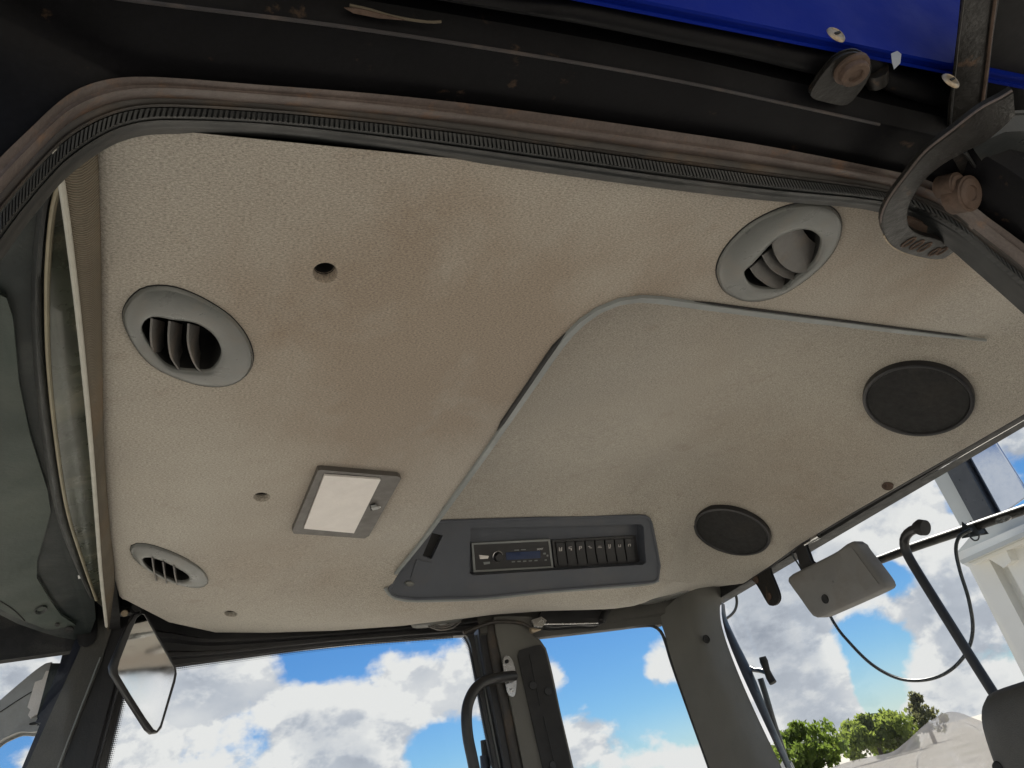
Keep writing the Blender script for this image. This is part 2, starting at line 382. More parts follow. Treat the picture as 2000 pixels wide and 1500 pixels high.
def cr(pts, n):
    """smooth curve through points, n samples"""
    p = np.array([tuple(q) for q in pts], float)
    seg = np.linalg.norm(np.diff(p, axis=0), axis=1)**0.5+1e-9
    t = np.concatenate([[0], np.cumsum(seg)])
    d = np.zeros_like(p)
    for i in range(len(p)):
        a, b = max(0, i-1), min(len(p)-1, i+1)
        d[i] = (p[b]-p[a])/(t[b]-t[a])
    out = []
    # even spacing by chord length
    L = np.concatenate([[0], np.cumsum(np.linalg.norm(np.diff(p, axis=0), axis=1))])
    for s in np.linspace(0, L[-1], n):
        i = min(len(p)-2, int(np.searchsorted(L, s, 'right')-1)); i = max(0, i)
        u = (s-L[i])/(L[i+1]-L[i]); h = t[i+1]-t[i]
        a = 2*u**3-3*u**2+1; b = u**3-2*u**2+u; c = -2*u**3+3*u**2; e = u**3-u**2
        out.append(a*p[i]+b*h*d[i]+c*p[i+1]+e*h*d[i+1])
    return np.array(out)
def crc(pts, n):
    """closed smooth curve"""
    k = len(pts); q = list(pts)*3
    full = cr(q[k-2:2*k+3], n*3)
    # take the middle revolution
    p = np.array([tuple(x) for x in pts], float)
    a0 = np.argmin(np.linalg.norm(full-p[0], axis=1)[:len(full)//2]); 
    tail = np.linalg.norm(full-p[0], axis=1).copy(); tail[:a0+len(full)//4] = 9e9
    a1 = np.argmin(tail)
    seg = full[a0:a1+1]
    idx = np.linspace(0, len(seg)-1, n+1)[:-1]
    return np.array([seg[int(round(i))] for i in idx])
def loft(name, rows, m, parent=None, closed=False, caps=False, smooth=True, uv=False, angle=50, flip=False):
    n = len(rows[0]); V = [Vector(v) for r in rows for v in r]; F = []
    for i in range(len(rows)-1):
        for j in range(n if closed else n-1):
            k = (j+1) % n
            F.append((i*n+j, i*n+k, (i+1)*n+k, (i+1)*n+j))
    if caps:
        F.append(tuple(range(n))); F.append(tuple((len(rows)-1)*n+j for j in range(n)))
    uvs = None
    if uv:
        uvs = []
        for i in range(len(rows)):
            s = 0
            for j in range(n):
                if j: s += (Vector(rows[0][j])-Vector(rows[0][j-1])).length
                uvs.append((s*uv, i/(len(rows)-1)))
    return obj(name, V, F, m, parent, smooth=smooth, uvs=uvs, angle=angle)
def tube_geo(pts, r, n=10, taper=None):
    pts = [Vector(p) for p in pts]; V = []; F = []
    up = None
    for i, p in enumerate(pts):
        t = (pts[min(i+1, len(pts)-1)]-pts[max(i-1, 0)]).normalized()
        if up is None:
            up = t.orthogonal().normalized()
        up = (up-t*up.dot(t)).normalized(); b = t.cross(up)
        rr = r if taper is None else taper[i]
        for k in range(n):
            a = 2*math.pi*k/n
            V.append(p+(up*math.cos(a)+b*math.sin(a))*rr)
    for i in range(len(pts)-1):
        for k in range(n):
            F.append((i*n+k, i*n+(k+1) % n, (i+1)*n+(k+1) % n, (i+1)*n+k))
    F.append(tuple(range(n-1, -1, -1))); F.append(tuple((len(pts)-1)*n+k for k in range(n)))
    return V, F
def tube(name, pts, r, m, parent=None, n=10, taper=None):
    V, F = tube_geo(pts, r, n, taper)
    return obj(name, V, F, m, parent, smooth=True)
def slab(name, pts, depth, m, parent=None, bevel=0.0015, smooth=True, bseg=2):
    """flat outline (any points near one plane) given a real thickness: depth is a vector"""
    pts = [Vector(p) for p in pts]; d = Vector(depth); n = len(pts)
    V = pts+[p+d for p in pts]
    F = [tuple(range(n)), tuple(range(2*n-1, n-1, -1))]+[(i, (i+1) % n, n+(i+1) % n, n+i) for i in range(n)]
    return obj(name, V, F, m, parent, smooth=smooth, bevel=bevel, bseg=bseg)
def box(name, c, ux, uy, uz, m, parent=None, bevel=0.001):
    c = Vector(c); ux, uy, uz = Vector(ux), Vector(uy), Vector(uz)
    pts = [c-ux-uy-uz, c+ux-uy-uz, c+ux+uy-uz, c-ux+uy-uz]
    return slab(name, pts, uz*2, m, parent, bevel)
def lathe(name, c, u, v, w, prof, m, parent=None, n=32, cap=True):
    """prof: (radius factor, offset along w); u, v are the half axes"""
    c = Vector(c); u, v, w = Vector(u), Vector(v), Vector(w)
    rows = [[c+(u*math.cos(2*math.pi*k/n)+v*math.sin(2*math.pi*k/n))*r+w*h for k in range(n)] for r, h in prof]
    V = [p for r in rows for p in r]; F = []
    for i in range(len(rows)-1):
        for k in range(n): F.append((i*n+k, i*n+(k+1) % n, (i+1)*n+(k+1) % n, (i+1)*n+k))
    if cap:
        F.append(tuple((len(rows)-1)*n+k for k in range(n)))
    return obj(name, V, F, m, parent, smooth=True, angle=35)
def inside(poly, x, y):
    c = False; n = len(poly); j = n-1
    for i in range(n):
        xi, yi = poly[i][0], poly[i][1]; xj, yj = poly[j][0], poly[j][1]
        if (yi > y) != (yj > y) and x < (xj-xi)*(y-yi)/(yj-yi)+xi: c = not c
        j = i
    return c
def cdt(outer, holes, step):
    """triangulate a 2-D outline with holes and inner grid points"""
    pts = []; edges = []
    for loop in [outer]+holes:
        s = len(pts); k = len(loop); pts += [Vector((p[0], p[1])) for p in loop]
        edges += [(s+i, s+(i+1) % k) for i in range(k)]
    o = np.array([(p[0], p[1]) for p in outer])
    lo, hi = o.min(0), o.max(0)
    bound = np.array([(p.x, p.y) for p in pts])
    for gx in np.arange(lo[0]+step/2, hi[0], step):
        for gy in np.arange(lo[1]+step/2, hi[1], step):
            x = gx+rng.uniform(-.15, .15)*step; y = gy+rng.uniform(-.15, .15)*step
            if inside(outer, x, y) and not any(inside(h, x, y) for h in holes) and np.min(np.hypot(bound[:, 0]-x, bound[:, 1]-y)) > step*0.35:
                pts.append(Vector((x, y)))
    r = delaunay_2d_cdt(pts, edges, [], 0, 1e-7)
    V = [(v.x, v.y) for v in r[0]]; F = []
    for f in r[2]:
        cx = sum(V[i][0] for i in f)/3; cy = sum(V[i][1] for i in f)/3
        if inside(outer, cx, cy) and not any(inside(h, cx, cy) for h in holes): F.append(tuple(f))
    return V, F
class TPS:
    def __init__(s, pts, lam=2e-4):
        p = np.array([tuple(q) for q in pts], float); s.x = p[:, :2]; n = len(p)
        K = s.k(np.linalg.norm(s.x[:, None]-s.x[None], axis=2))+lam*np.eye(n)
        Q = np.hstack([np.ones((n, 1)), s.x]); A = np.block([[K, Q], [Q.T, np.zeros((3, 3))]])
        s.w = np.linalg.lstsq(A, np.concatenate([p[:, 2], np.zeros(3)]), rcond=None)[0]
    @staticmethod
    def k(r): return np.where(r > 1e-9, r*r*np.log(np.maximum(r, 1e-9)), 0)
    def __call__(s, x, y):
        r = np.hypot(s.x[:, 0]-x, s.x[:, 1]-y)
        return float(s.k(r) @ s.w[:-3]+s.w[-3]+s.w[-2]*x+s.w[-1]*y)
def pl(pts, **k): return [P(a, b, **k) for a, b in pts]
def plc(pts, n, **k): return [P(a, b, **k) for a, b in cr(pts, n)]
def plcc(pts, n, **k): return [P(a, b, **k) for a, b in crc(pts, n)]
EZ = EYE.z

# ------------------------------------------------------------------ ground, far trees, house
R = 400
V = [(0, 0, 0)]; F = []
for i, rr in enumerate((6, 20, 60, 160, 600)):
    for k in range(48):
        a = 2*math.pi*k/48; V.append((rr*math.cos(a), rr*math.sin(a), 0))
for k in range(48):
    F.append((0, 1+k, 1+(k+1) % 48))
    for i in range(4):
        F.append((1+i*48+k, 1+(i+1)*48+k, 1+(i+1)*48+(k+1) % 48, 1+i*48+(k+1) % 48))
g = obj('ground', V, F, M['ground']); tag(g, 'pale gravel yard the tractor stands on', None, kind='structure')

def tree(px, dist, top_py, width_px, label, m, n, leaf, sparse=False):
    d = Vector(ray(px, top_py)); h = math.hypot(d.x, d.y)
    base = Vector((d.x/h*dist, d.y/h*dist, 0))
    top = d.z/h*dist+EZ
    w = width_px/FPX*dist*0.5*1.02
    t = thing('tree', label, 'tree', base, 'trees beyond the yard')
    V, F = tube_geo([base, base+Vector((.1, .05, top*.35)), base+Vector((-.1, .1, top*.7)), base+Vector((0.05, 0, top*.93))], .2, 8, [.26, .2, .12, .03])
    for k in range(7 if not sparse else 0):
        a = k*2.4; z0 = top*(.3+.07*k)
        v, f = tube_geo([base+Vector((0, 0, z0)), base+Vector((math.cos(a)*w*.45, math.sin(a)*w*.45, z0+top*.14)), base+Vector((math.cos(a)*w*.62, math.sin(a)*w*.62, z0+top*.22))], .06, 6, [.09, .06, .02])
        s = len(V); V += v; F += [tuple(i+s for i in q) for q in f]
    obj('trunk', V, F, M['bark'], t, smooth=True)
    clumps = []
    for k in range(34 if not sparse else 46):
        a = random.uniform(0, 2*math.pi); zz = random.uniform(.0, 1)
        prof = math.sin(math.pi*(0.18+0.80*zz))**0.7 if not sparse else (1.05-zz)*.9
        rad = w*prof*math.sqrt(random.uniform(.1, 1))*.85
        clumps.append((base+Vector((math.cos(a)*rad, math.sin(a)*rad, top*(.24+.70*zz))), w*random.uniform(.14, .34)*(1 if not sparse else .55)))
    V = []; F = []
    for k in range(n):
        c, r = random.choice(clumps)
        dv = Vector((random.gauss(0, 1), random.gauss(0, 1), random.gauss(0, .8))).normalized()*r*random.uniform(.5, 1)
        q = c+dv; s = leaf*random.uniform(.6, 1.3)
        e = Euler((random.uniform(0, 3), random.uniform(0, 3), random.uniform(0, 3))).to_matrix()
        u = e @ Vector((s, 0, 0)); v = e @ Vector((0, s*.6, 0)); b = len(V)
        V += [q-u, q-v*1.0, q+u, q+v]; F.append((b, b+1, b+2, b+3))
    o = obj('crown', V, F, m, t)
    return t
tree(1552, 95, 1418, 150, 'bright green tree low beside the rear window strut', M['leaf2'], 6000, .26)
tree(1692, 110, 1404, 150, 'round bright green tree beyond the yard in the middle of the rear window', M['leaf'], 6500, .28)
tree(1782, 120, 1352, 105, 'thin feathery olive tree standing taller behind the round green tree', M['leaf3'], 2600, .24, True)
tree(1735, 118, 1438, 90, 'low leafy tree filling the gap under the feathery olive tree', M['leaf2'], 4000, .26)

HX = 9.0
def house():
    t = thing('house', 'white boarded house with grey gable post behind the rear window', 'house', Vector((HX+.5, 6.2, 0)))
    back = Vector((.12, 0, 0))
    def q(n, pts, dep, m, x=HX, bevel=.006): return slab(n, pl(pts, x=x), Vector((dep, 0, 0)), m, t, bevel)
    q('wall', [(1893, 1107), (2160, 1000), (2230, 1560), (2090, 1500)], .3, M['housewhite'], HX+.1)
    # raised boards on the wall
    for i, (a, b, c, d) in enumerate(((1897, 1107, 1930, 1092), (1956, 1082, 1998, 1064), (2026, 1052, 2068, 1034))):
        sx = .50
        pts = [(a, b), (c, d), (c+sx*420, d+400), (a+sx*440, b+400)]
        q('board', pts, .16, M['housewhite'], HX-.06)
    for (a, b) in ((1930, 1094), (1996, 1066), (2062, 1038)):
        q('bracket', [(a, b-4), (a+34, b-20), (a+44, b+2), (a+30, b+14)], .3, M['housewhite'], HX-.20)
    q('eaves_board', [(1866, 1092), (1872, 1080), (2160, 955), (2160, 990), (1890, 1106)], .5, M['housewhite'], HX-.25)
    q('fascia', [(1870, 1079), (1900, 1044), (1936, 1020), (2160, 930), (2160, 953)], .3, M['housegrey'], HX-.12)
    q('gutter', [(1876, 1095), (2160, 968), (2160, 975), (1880, 1101)], .12, M['housegrey'], HX-.38)
    q('gable_post', [(1800, 890), (1824, 880), (1909, 1020), (1880, 1034)], .2, M['housegrey'], HX+.15)
    q('downpipe', [(1832, 880), (1860, 868), (1938, 1012), (1910, 1024)], .12, M['downpipe'], HX+.02, .03)
    q('window', [(1866, 876), (1928, 843), (2006, 966), (1942, 1012)], .05, M['pane'], HX+.10)
    return t
house()

fl_ = box('unseen_cab_floor', (.62, 1.24, EZ-1.08), (.92, 0, 0), (0, .76, 0), (0, 0, .04), M['black_matt'], None, .01)  # unseen; added so daylight reaches the headliner from the sides only
tag(fl_, 'unseen black rubber floor of the cab', None, kind='structure')
bd = box('unseen_body_block', (.55, 1.24, EZ-1.42), (1.35, 0, 0), (0, .62, 0), (0, 0, .29), M['black_paint'], None, .03)  # unseen block added to shade the ground beside the cab
tag(bd, 'unseen dark block for the tractor body under the cab floor', None, kind='structure')

# ------------------------------------------------------------------ the roof shell above the headliner (keeps the daylight out)
roof = thing('cab_roof', 'blue painted tractor cab roof above the door frame', 'roof', Vector((.7, 1.2, EZ+.9)))
box('roof_shell', (.72, 1.22, EZ+.93), (1.1, 0, 0), (0, .89, 0), (0, 0, .05), M['blue'], roof, .03)
skirt = [(-.38, .328, .556), (-.38, .328, .88), (1.82, .328, .88), (1.82, .328, .556)]
sk = slab('side_skirt', [Vector(p)+EYE for p in skirt], (0, -.012, 0), M['blue'], roof, .003)
box('rear_skirt', (1.80, 1.22, EZ+.76), (.012, 0, 0), (0, .88, 0), (0, 0, .14), M['blue'], roof)
box('far_skirt', (.72, 2.12, EZ+.77), (1.09, 0, 0), (0, .012, 0), (0, 0, .12), M['blue'], roof)
box('front_skirt', (-.40, 1.22, EZ+.80), (.012, 0, 0), (0, .88, 0), (0, 0, .10), M['blue'], roof)
box('gap_blackout', (.70, 1.20, EZ+.80), (1.06, 0, 0), (0, .80, 0), (0, 0, .03), M['black_matt'], roof)  # black sheet added so gaps round the headliner read dark
box('far_gap_fill', (.62, 2.02, EZ+.67), (.95, 0, 0), (0, .012, 0), (0, 0, .10), M['black_matt'], roof)  # black fill added to darken the gap over the far windows
box('front_gap_fill', (-.06, 1.22, EZ+.70), (.012, 0, 0), (0, .76, 0), (0, 0, .11), M['black_matt'], roof)  # black fill added to darken the gap above the windscreen
box('rear_beam', (1.54, 1.25, EZ+.60), (.03, 0, 0), (0, .80, 0), (0, 0, .15), M['black_matt'], roof)
for (px, py, r) in ((1632, 69, .0085), (1856, 159, .0085)):
    c = P(px, py, y=.316)
    s = lathe('screw', c, (r, 0, 0), (0, 0, r), (0, -1, 0), [(1.15, 0), (1.1, .0015), (1, .0022), (.8, .003), (.75, .0022), (.2, .002), (.16, -.001)], M['screw'], roof, 24)
    box('slot', c+Vector((0, -.0028, 0)), (r*.5, 0, r*.25), (-r*.05, 0, r*.12), (0, .0006, 0), M['dark'], s, 0)
chip = slab('paint_chip', pl([(1740, 105), (1752, 100), (1760, 106), (1758, 124), (1746, 136), (1742, 122)], y=.3155), (0, -.0004, 0), M['white_plastic'], roof, 0)

# ------------------------------------------------------------------ headliner
SL = .75
def zs(x): return .541-SL*(x-1.366)
H1 = zs(1.21)
slope_n = np.array([SL, 0, 1.0]); slope_q = np.array([1.366, 0, .541])
CON_N = np.array([0, math.sin(math.radians(57)), math.cos(math.radians(57))]); CON_Q = np.array([0, 1.655, .545])
def rel(v): return (v.x, v.y, v.z-EZ)
XR = 1.49
front_px = [(208, 290), (210, 330), (212, 500), (211, 700), (214, 880), (225, 1050), (238, 1140), (246, 1172)]
far_px = [(420, 1235), (520, 1236), (650, 1232), (780, 1223), (870, 1213), (960, 1201), (1080, 1192), (1180, 1182), (1250, 1173), (1340, 1156), (1400, 1146)]
trim_px = [(1940, 664), (1850, 655), (1700, 639), (1500, 608), (1330, 582), (1260, 576), (1200, 585), (1150, 610), (1100, 655), (1060, 712), (960, 855), (882, 977), (822, 1062), (779, 1118)]
con_bot_px = [(760, 1151), (778, 1165), (812, 1170), (943, 1166), (1059, 1154), (1160, 1146), (1262, 1138), (1285, 1131)]
con_right_px = [(1285, 1131), (1288, 1105), (1280, 1060), (1272, 1022)]
con_top_px = [(1272, 1022), (1262, 1009), (1247, 1007), (1050, 1012), (856, 1018)]
FARY = 1.95
front = pl(front_px, z=.55); far = pl(far_px, y=FARY)
trim_xy = [(1.349, .7895), (1.20, .7715), (1.0, .7465), (.80, .7215), (.68, .7055), (.630, .6985), (.589, .6945), (.556, .7020), (.530, .7250), (.515, .7620), (.510, .8100), (.5095, .90), (.5095, 1.05), (.510, 1.20), (.511, 1.33), (.512, 1.45)]
trim = [Vector((x, y, EZ+.55)) for x, y in cr(trim_xy, 44)]
trim += [P(822, 1062, z=.548), P(779, 1118, z=.535)]
con_bot = pl(con_bot_px, n=CON_N, q=CON_Q); con_right = pl(con_right_px, n=CON_N, q=CON_Q); con_top = pl(con_top_px, n=CON_N, q=CON_Q)
rear = pl([(1450, 1140), (1500, 1107), (1560, 1063), (1660, 1003), (1780, 934), (1900, 866), (2000, 808), (2100, 752), (2230, 680)], x=XR)
# lower level: flat front block and door-side strip, right strip dropping to the window header
low_pts = [rel(v) for v in front]+[(x, y, .55) for x in (-.03, .1, .25, .4, .5) for y in (.50, .6, .8, 1.0, 1.2, 1.4)]
low_pts += [(x, y, .55) for x in (.65, .8, .95, 1.1, 1.25, 1.33) for y in (.50, .6, .68)]+[rel(v) for v in trim]
low_pts += [rel(v) for v in con_bot]+[rel(v) for v in far]
low_pts += [(x, y, zs(x)) for x in (1.40, 1.45) for y in (.44, .6, .75)]
high_pts = [(x, y, H1) for x in (.5, .6, .75, .9, 1.05, 1.12) for y in (.7, .8, .95, 1.1, 1.25, 1.38)]
mid_j = [con_right[0].lerp(far[-1], f) for f in (.25, .5, .75)]
join_pts = [rel(v) for v in mid_j]+[rel(v) for v in con_bot[-3:]]+[rel(v) for v in far[-4:]]
high_pts += [rel(v) for v in mid_j]
high_pts += [(x, y, zs(x)) for x in (1.27, 1.32, 1.366, 1.42, 1.46) for y in (.44, .6, .75, .9, 1.05, 1.2, 1.4, 1.55)]
high_pts += [rel(v) for v in con_top]+[rel(v) for v in con_right]+[rel(v) for v in rear]+[rel(v) for v in far[-4:]]
high_pts += [rel(P(a, b, n=slope_n, q=slope_q)) for a, b in ((1440, 985), (1360, 1030), (1400, 1085), (1480, 1070))]
extra = [rel(P(a, b, n=slope_n, q=slope_q)) for a, b in ((1400, 1085), (1480, 1070))]
low = TPS(low_pts+[rel(v) for v in mid_j]+extra+[rel(v) for v in con_right[1:3]])
high = TPS(high_pts)

hole_specs = [(635, 533, 25, 20), (511, 971, 17, 9), (450, 1190, 13, 6)]
def px_ell(cx, cy, rx, ry, cnt, rot=0.0, **k):
    o = []
    for i in range(cnt):
        a = 2*math.pi*i/cnt; u, v = rx*math.cos(a), ry*math.sin(a)
        o.append(P(cx+u*math.cos(rot)-v*math.sin(rot), cy+u*math.sin(rot)+v*math.cos(rot), **k))
    return o
left_out = [(239.5, 618), (250, 586.5), (280, 562.5), (325, 558), (370, 570), (415, 592.5), (452.5, 619.5), (482, 657), (494, 697.5), (482, 729), (452, 748), (407, 751), (355, 738), (295, 708), (257, 664)]
left_in = [(277, 645), (295, 622), (340, 628), (382, 634), (415, 655), (431, 682), (430, 705), (413, 727), (392, 729), (332, 721), (298, 687)]
right_out = [(1400, 537.5), (1404, 507), (1425, 473), (1462, 438), (1507, 413), (1552, 398), (1597, 396), (1627, 407), (1642, 429), (1641, 455), (1626, 488), (1594, 525), (1545, 561), (1500, 581), (1455, 585), (1417, 569)]
right_in = [(1456, 531), (1473, 516), (1507, 479), (1522, 467), (1552, 453), (1582, 452), (1602, 465), (1605, 482), (1594, 512), (1575, 531), (1551, 549), (1537, 563), (1500, 567), (1470, 560), (1458, 545)]
small_out = [(254, 1069.5), (266, 1061), (297, 1064), (350, 1083.5), (392, 1108), (407, 1129), (402, 1141), (378, 1145), (332, 1132), (287, 1108), (261, 1087)]
small_in = [(278, 1094), (290, 1090), (315, 1097), (343, 1110), (367, 1125), (369, 1136), (350, 1139), (322, 1129), (290, 1111)]
def vent_hole(px):
    p = np.array([tuple(v)[:2] for v in plcc(px, 32, z=.55)]); c = p.mean(0)
    return [tuple(c+(q-c)*.88) for q in p]
light_out = [(620, 912), (627, 911), (776, 924), (782, 929), (720, 1041), (711, 1046), (573, 1036), (570, 1031)]
lp = np.array([tuple(v)[:2] for v in pl(light_out, z=.55)]); lc = lp.mean(0)
light_hole = [tuple(lc+(q-lc)*.93) for q in lp]
holes = [[tuple(v)[:2] for v in px_ell(*h, 20, z=.55)] for h in hole_specs]
outer = [v for v in front]+[P(300, 1200, z=.553)]+far+[P(1425, 1143, y=1.93)]
outer2d = [(v.x, v.y) for v in outer]
# join to the sloping rear panel, then back along the door side
join_far = [(con_right[0].x+.02, con_right[0].y+.03)]
con_loop = [(v.x, v.y) for v in con_bot]
trim2d = [(v.x, v.y) for v in trim]
out_low = [(v.x, v.y) for v in front]+[(P(330, 1212, z=.556).x, P(330, 1212, z=.556).y)]+[(v.x, v.y) for v in far]
out_low += [(v.x, v.y) for v in mid_j[::-1]]+con_loop[::-1]+trim2d[::-1]+[(trim[0].x+.04, trim[0].y-.004), (trim[0].x+.04, .75), (trim[0].x+.04, .500), (.7, .500), (.3, .500), (front[0].x, .500)]
Vh, Fh = cdt(out_low, holes+[vent_hole(left_out), vent_hole(right_out), vent_hole(small_out), light_hole], .035)
def zlow(x, y):
    z = low(x, y)
    if x > trim[0].x-.06 and y < .82: z += .0035*min(1, (x-trim[0].x+.06)/.06)     # tucked behind the raised part where they overlap
    return z
V3 = [Vector((x, y, zlow(x, y)+EZ)) for x, y in Vh]
F3 = list(Fh)
# holes are short fabric-lined wells
for h, spec in zip(holes, hole_specs):
    n = len(h); s = len(V3); cx = sum(p[0] for p in h)/n; cy = sum(p[1] for p in h)/n
    for f, dz in ((1, 0), (.93, .006), (.86, .012)):
        V3 += [Vector((cx+(p[0]-cx)*f, cy+(p[1]-cy)*f, low(*p)+dz+EZ)) for p in h]
    for i in range(2):
        F3 += [(s+i*n+k, s+i*n+(k+1) % n, s+(i+1)*n+(k+1) % n, s+(i+1)*n+k) for k in range(n)]
# rolled edges at the front and along the window header
def roll(edge, nrm, s):
    rows = []
    n = len(edge)
    for k, (o, dz) in enumerate(((0, 0), (.006, .003), (.011, .010), (.013, .022), (.013, .10))):
        rows.append([Vector((e.x+nrm[0]*o, e.y+nrm[1]*o, zlow(e.x, e.y)+dz+EZ)) for e in edge])
    b = len(V3)
    for r in rows: V3.extend(r)
    for i in range(len(rows)-1):
        F3.extend([(b+i*n+k, b+i*n+k+1, b+(i+1)*n+k+1, b+(i+1)*n+k) for k in range(n-1)])
roll(front, (-1, 0), 1); roll(far, (0, 1), 1)
# step up from the trim to the raised ceiling
b = len(V3); n = len(trim)
V3 += [Vector(v) for v in trim]+[Vector((v.x+.004, v.y+.004, H1+EZ+.01)) for v in trim]
F3 += [(b+k, b+k+1, b+n+k+1, b+n+k) for k in range(n-1)]
head = obj('headliner', V3, F3, M['fabric'], smooth=True, angle=60)
tag(head, 'stained beige fabric headliner across the cab ceiling', 'headliner', kind='structure')
for h, spec in zip(holes, hole_specs):
    n = len(h); cx = sum(p[0] for p in h)/n; cy = sum(p[1] for p in h)/n; z0 = low(cx, cy)+EZ
    r = np.mean([math.hypot(p[0]-cx, p[1]-cy) for p in h])
    rows = [[Vector((cx+(p[0]-cx)*f, cy+(p[1]-cy)*f, z0+dz)) for p in h] for f, dz in ((.87, .010), (.84, .03), (.80, .03), (.78, .055), (.01, .055))]
    loft('screw_well', rows, M['black_matt'], head, closed=True)
# raised rear part
out_high = [(v.x-.006, v.y-.006) for v in trim[:-1]]
ct = [(v.x, v.y) for v in con_top]
out_high = [(trim[0].x+.005, .493), (trim[0].x+.005, trim[0].y-.006)]+out_high+[(con_top[-1].x-.03, con_top[-1].y+.02)]+[(v.x, v.y) for v in con_top[::-1]][0:]+[(v.x, v.y) for v in con_right[::-1]][1:]
out_high += [(v.x, v.y) for v in mid_j]+[(far[-1].x, far[-1].y)]
out_high += [(v.x, v.y) for v in rear if v.y > .44]+[(XR, .44)]
plug = [tuple(v)[:2] for v in px_ell(1734, 950, 11, 8, 14, n=slope_n, q=slope_q)]
Vr, Fr = cdt(out_high, [plug], .035)
V3 = [Vector((x, y, high(x, y)+EZ)) for x, y in Vr]; F3 = list(Fr)
redge = rear+[Vector((XR, .44, rear[-1].z))]
redge = [Vector((e.x, e.y, high(e.x, e.y)+EZ)) for e in redge]
b = len(V3); n = len(redge); offs = ((0, 0), (.006, .001), (.012, .006), (.015, .014), (.016, .10))
for o, dz in offs: V3 += [e+Vector((o, 0, dz)) for e in redge]
for i in range(len(offs)-1): F3 += [(b+i*n+k, b+i*n+k+1, b+(i+1)*n+k+1, b+(i+1)*n+k) for k in range(n-1)]
raised = obj('raised_panel', V3, F3, M['fabric'], head, smooth=True, angle=60)
raised['label'] = 'raised rear part of the headliner sloping down to the rear window'
n = len(plug); cx = sum(p[0] for p in plug)/n; cy = sum(p[1] for p in plug)/n
rows = [[Vector((cx+(p[0]-cx)*f, cy+(p[1]-cy)*f, high(*p)+EZ+dz)) for p in plug] for f, dz in ((1.1, -.001), (.95, -.004), (.7, .001), (.01, .002))]
loft('screw_plug', rows, M['rust'], head, closed=True)
# dark edge lip of the headliner along the rear window
tube('edge_lip', [e+Vector((.012, 0, .004)) for e in redge], .006, M['doorframe'], head, 8)

# grey trim strip along the edge of the raised part
tw = cr([tuple(v) for v in trim], 60)
w_px = np.interp(np.linspace(0, 1, 60), [0, .12, .3, .5, .62, .8, 1], [.003, .009, .011, .011, .011, .010, .006])
A = []; Bq = []; Cq = []; Dq = []
for i, p in enumerate(tw):
    t = Vector(tw[min(i+1, 59)]-tw[max(i-1, 0)]); t.z = 0; t.normalize()
    nn = Vector((t.y, -t.x, 0)) 
    if nn.dot(Vector((1, 1, 0))) < 0: nn = -nn
    p = Vector(p)-nn*(.010*max(0, i-42)/17)
    w = w_px[i]
    A.append(p-nn*.001+Vector((0, 0, -.0005))); Bq.append(p-nn*.0005+Vector((0, 0, -.005))); Cq.append(p+nn*w+Vector((0, 0, -.004))); Dq.append(p+nn*w+Vector((0, 0, .03)))
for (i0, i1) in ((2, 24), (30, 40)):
    tube('shadow_gap', [A[i]+Vector((-.0005, -.0005, -.001)) for i in range(i0, i1)], .0022, M['black_matt'], head, 6, [.0004 if i in (i0, i1-1) else (.0020 if i1 < 30 else .0040) for i in range(i0, i1)])  # black bead standing in for the shadow gap beside the trim
loft('trim_strip', [A, Bq, Cq, Dq], M['trim'], head, smooth=True, angle=30)

# ------------------------------------------------------------------ air vents
def radial(px, c, N, z):
    pts = [P(a, b, z=z) for a, b in crc(px, 160)]
    ang = np.array([math.atan2(p.y-c[1], p.x-c[0]) for p in pts]); o = np.argsort(ang)
    rad = np.array([math.hypot(p.x-c[0], p.y-c[1]) for p in pts])
    th = np.linspace(-math.pi, math.pi, N, endpoint=False)
    rr = np.interp(th, np.concatenate([ang[o]-2*math.pi, ang[o], ang[o]+2*math.pi]), np.tile(rad[o], 3))
    return th, rr
def vent(out_px, in_px, label, blades, blade_depth, zc=.55):
    c = np.mean([tuple(v)[:2] for v in plcc(in_px, 60, z=zc-.008)], axis=0); N = 72
    th, ro = radial(out_px, c, N, zc); th, ri = radial(in_px, c, N, zc-.008)
    t = thing('air_vent', label, 'air vent', Vector((c[0], c[1], zc+EZ)), 'round air vents in the headliner')
    def ring(f, dz): return [Vector((c[0]+math.cos(a)*r, c[1]+math.sin(a)*r, zc+dz+EZ)) for a, r in zip(th, ri+(ro-ri)*f)]
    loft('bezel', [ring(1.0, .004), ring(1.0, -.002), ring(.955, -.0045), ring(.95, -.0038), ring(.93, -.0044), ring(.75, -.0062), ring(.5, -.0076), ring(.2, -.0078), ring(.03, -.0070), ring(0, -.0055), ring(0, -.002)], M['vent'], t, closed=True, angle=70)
    loft('contact_shadow', [ring(.97, .003), ring(1.0, -.0006), ring(1.035, -.0006), ring(1.05, .002)], M['dark'], t, closed=True)  # black ring painted in as contact shadow round the bezel
    def inner(s, dz): return [Vector((c[0]+math.cos(a)*r*s, c[1]+math.sin(a)*r*s, zc+dz+EZ)) for a, r in zip(th, ri)]
    loft('duct', [inner(1.0, -.003), inner(1.06, .01), inner(1.06, .05), inner(.01, .055)], M['dark'], t, closed=True)
    for bl in blades:
        edge, dz0, shift, dz1 = bl
        e = [P(a, b, z=zc+dz0) for a, b in cr(edge, 14)]
        e2 = [P(a+shift[0], b+shift[1], z=zc+dz1) for a, b in cr(edge, 14)]
        th_ = .0011
        nrm = (e[-1]-e[0]).cross(e2[0]-e[0]).normalized()*th_
        loft('louvre', [[p+nrm for p in e], [p-nrm for p in e], [p-nrm for p in e2], [p+nrm for p in e2], [p+nrm for p in e]], M['louvre'] if blade_depth else M['vent'], t, smooth=True, angle=30)
    return t
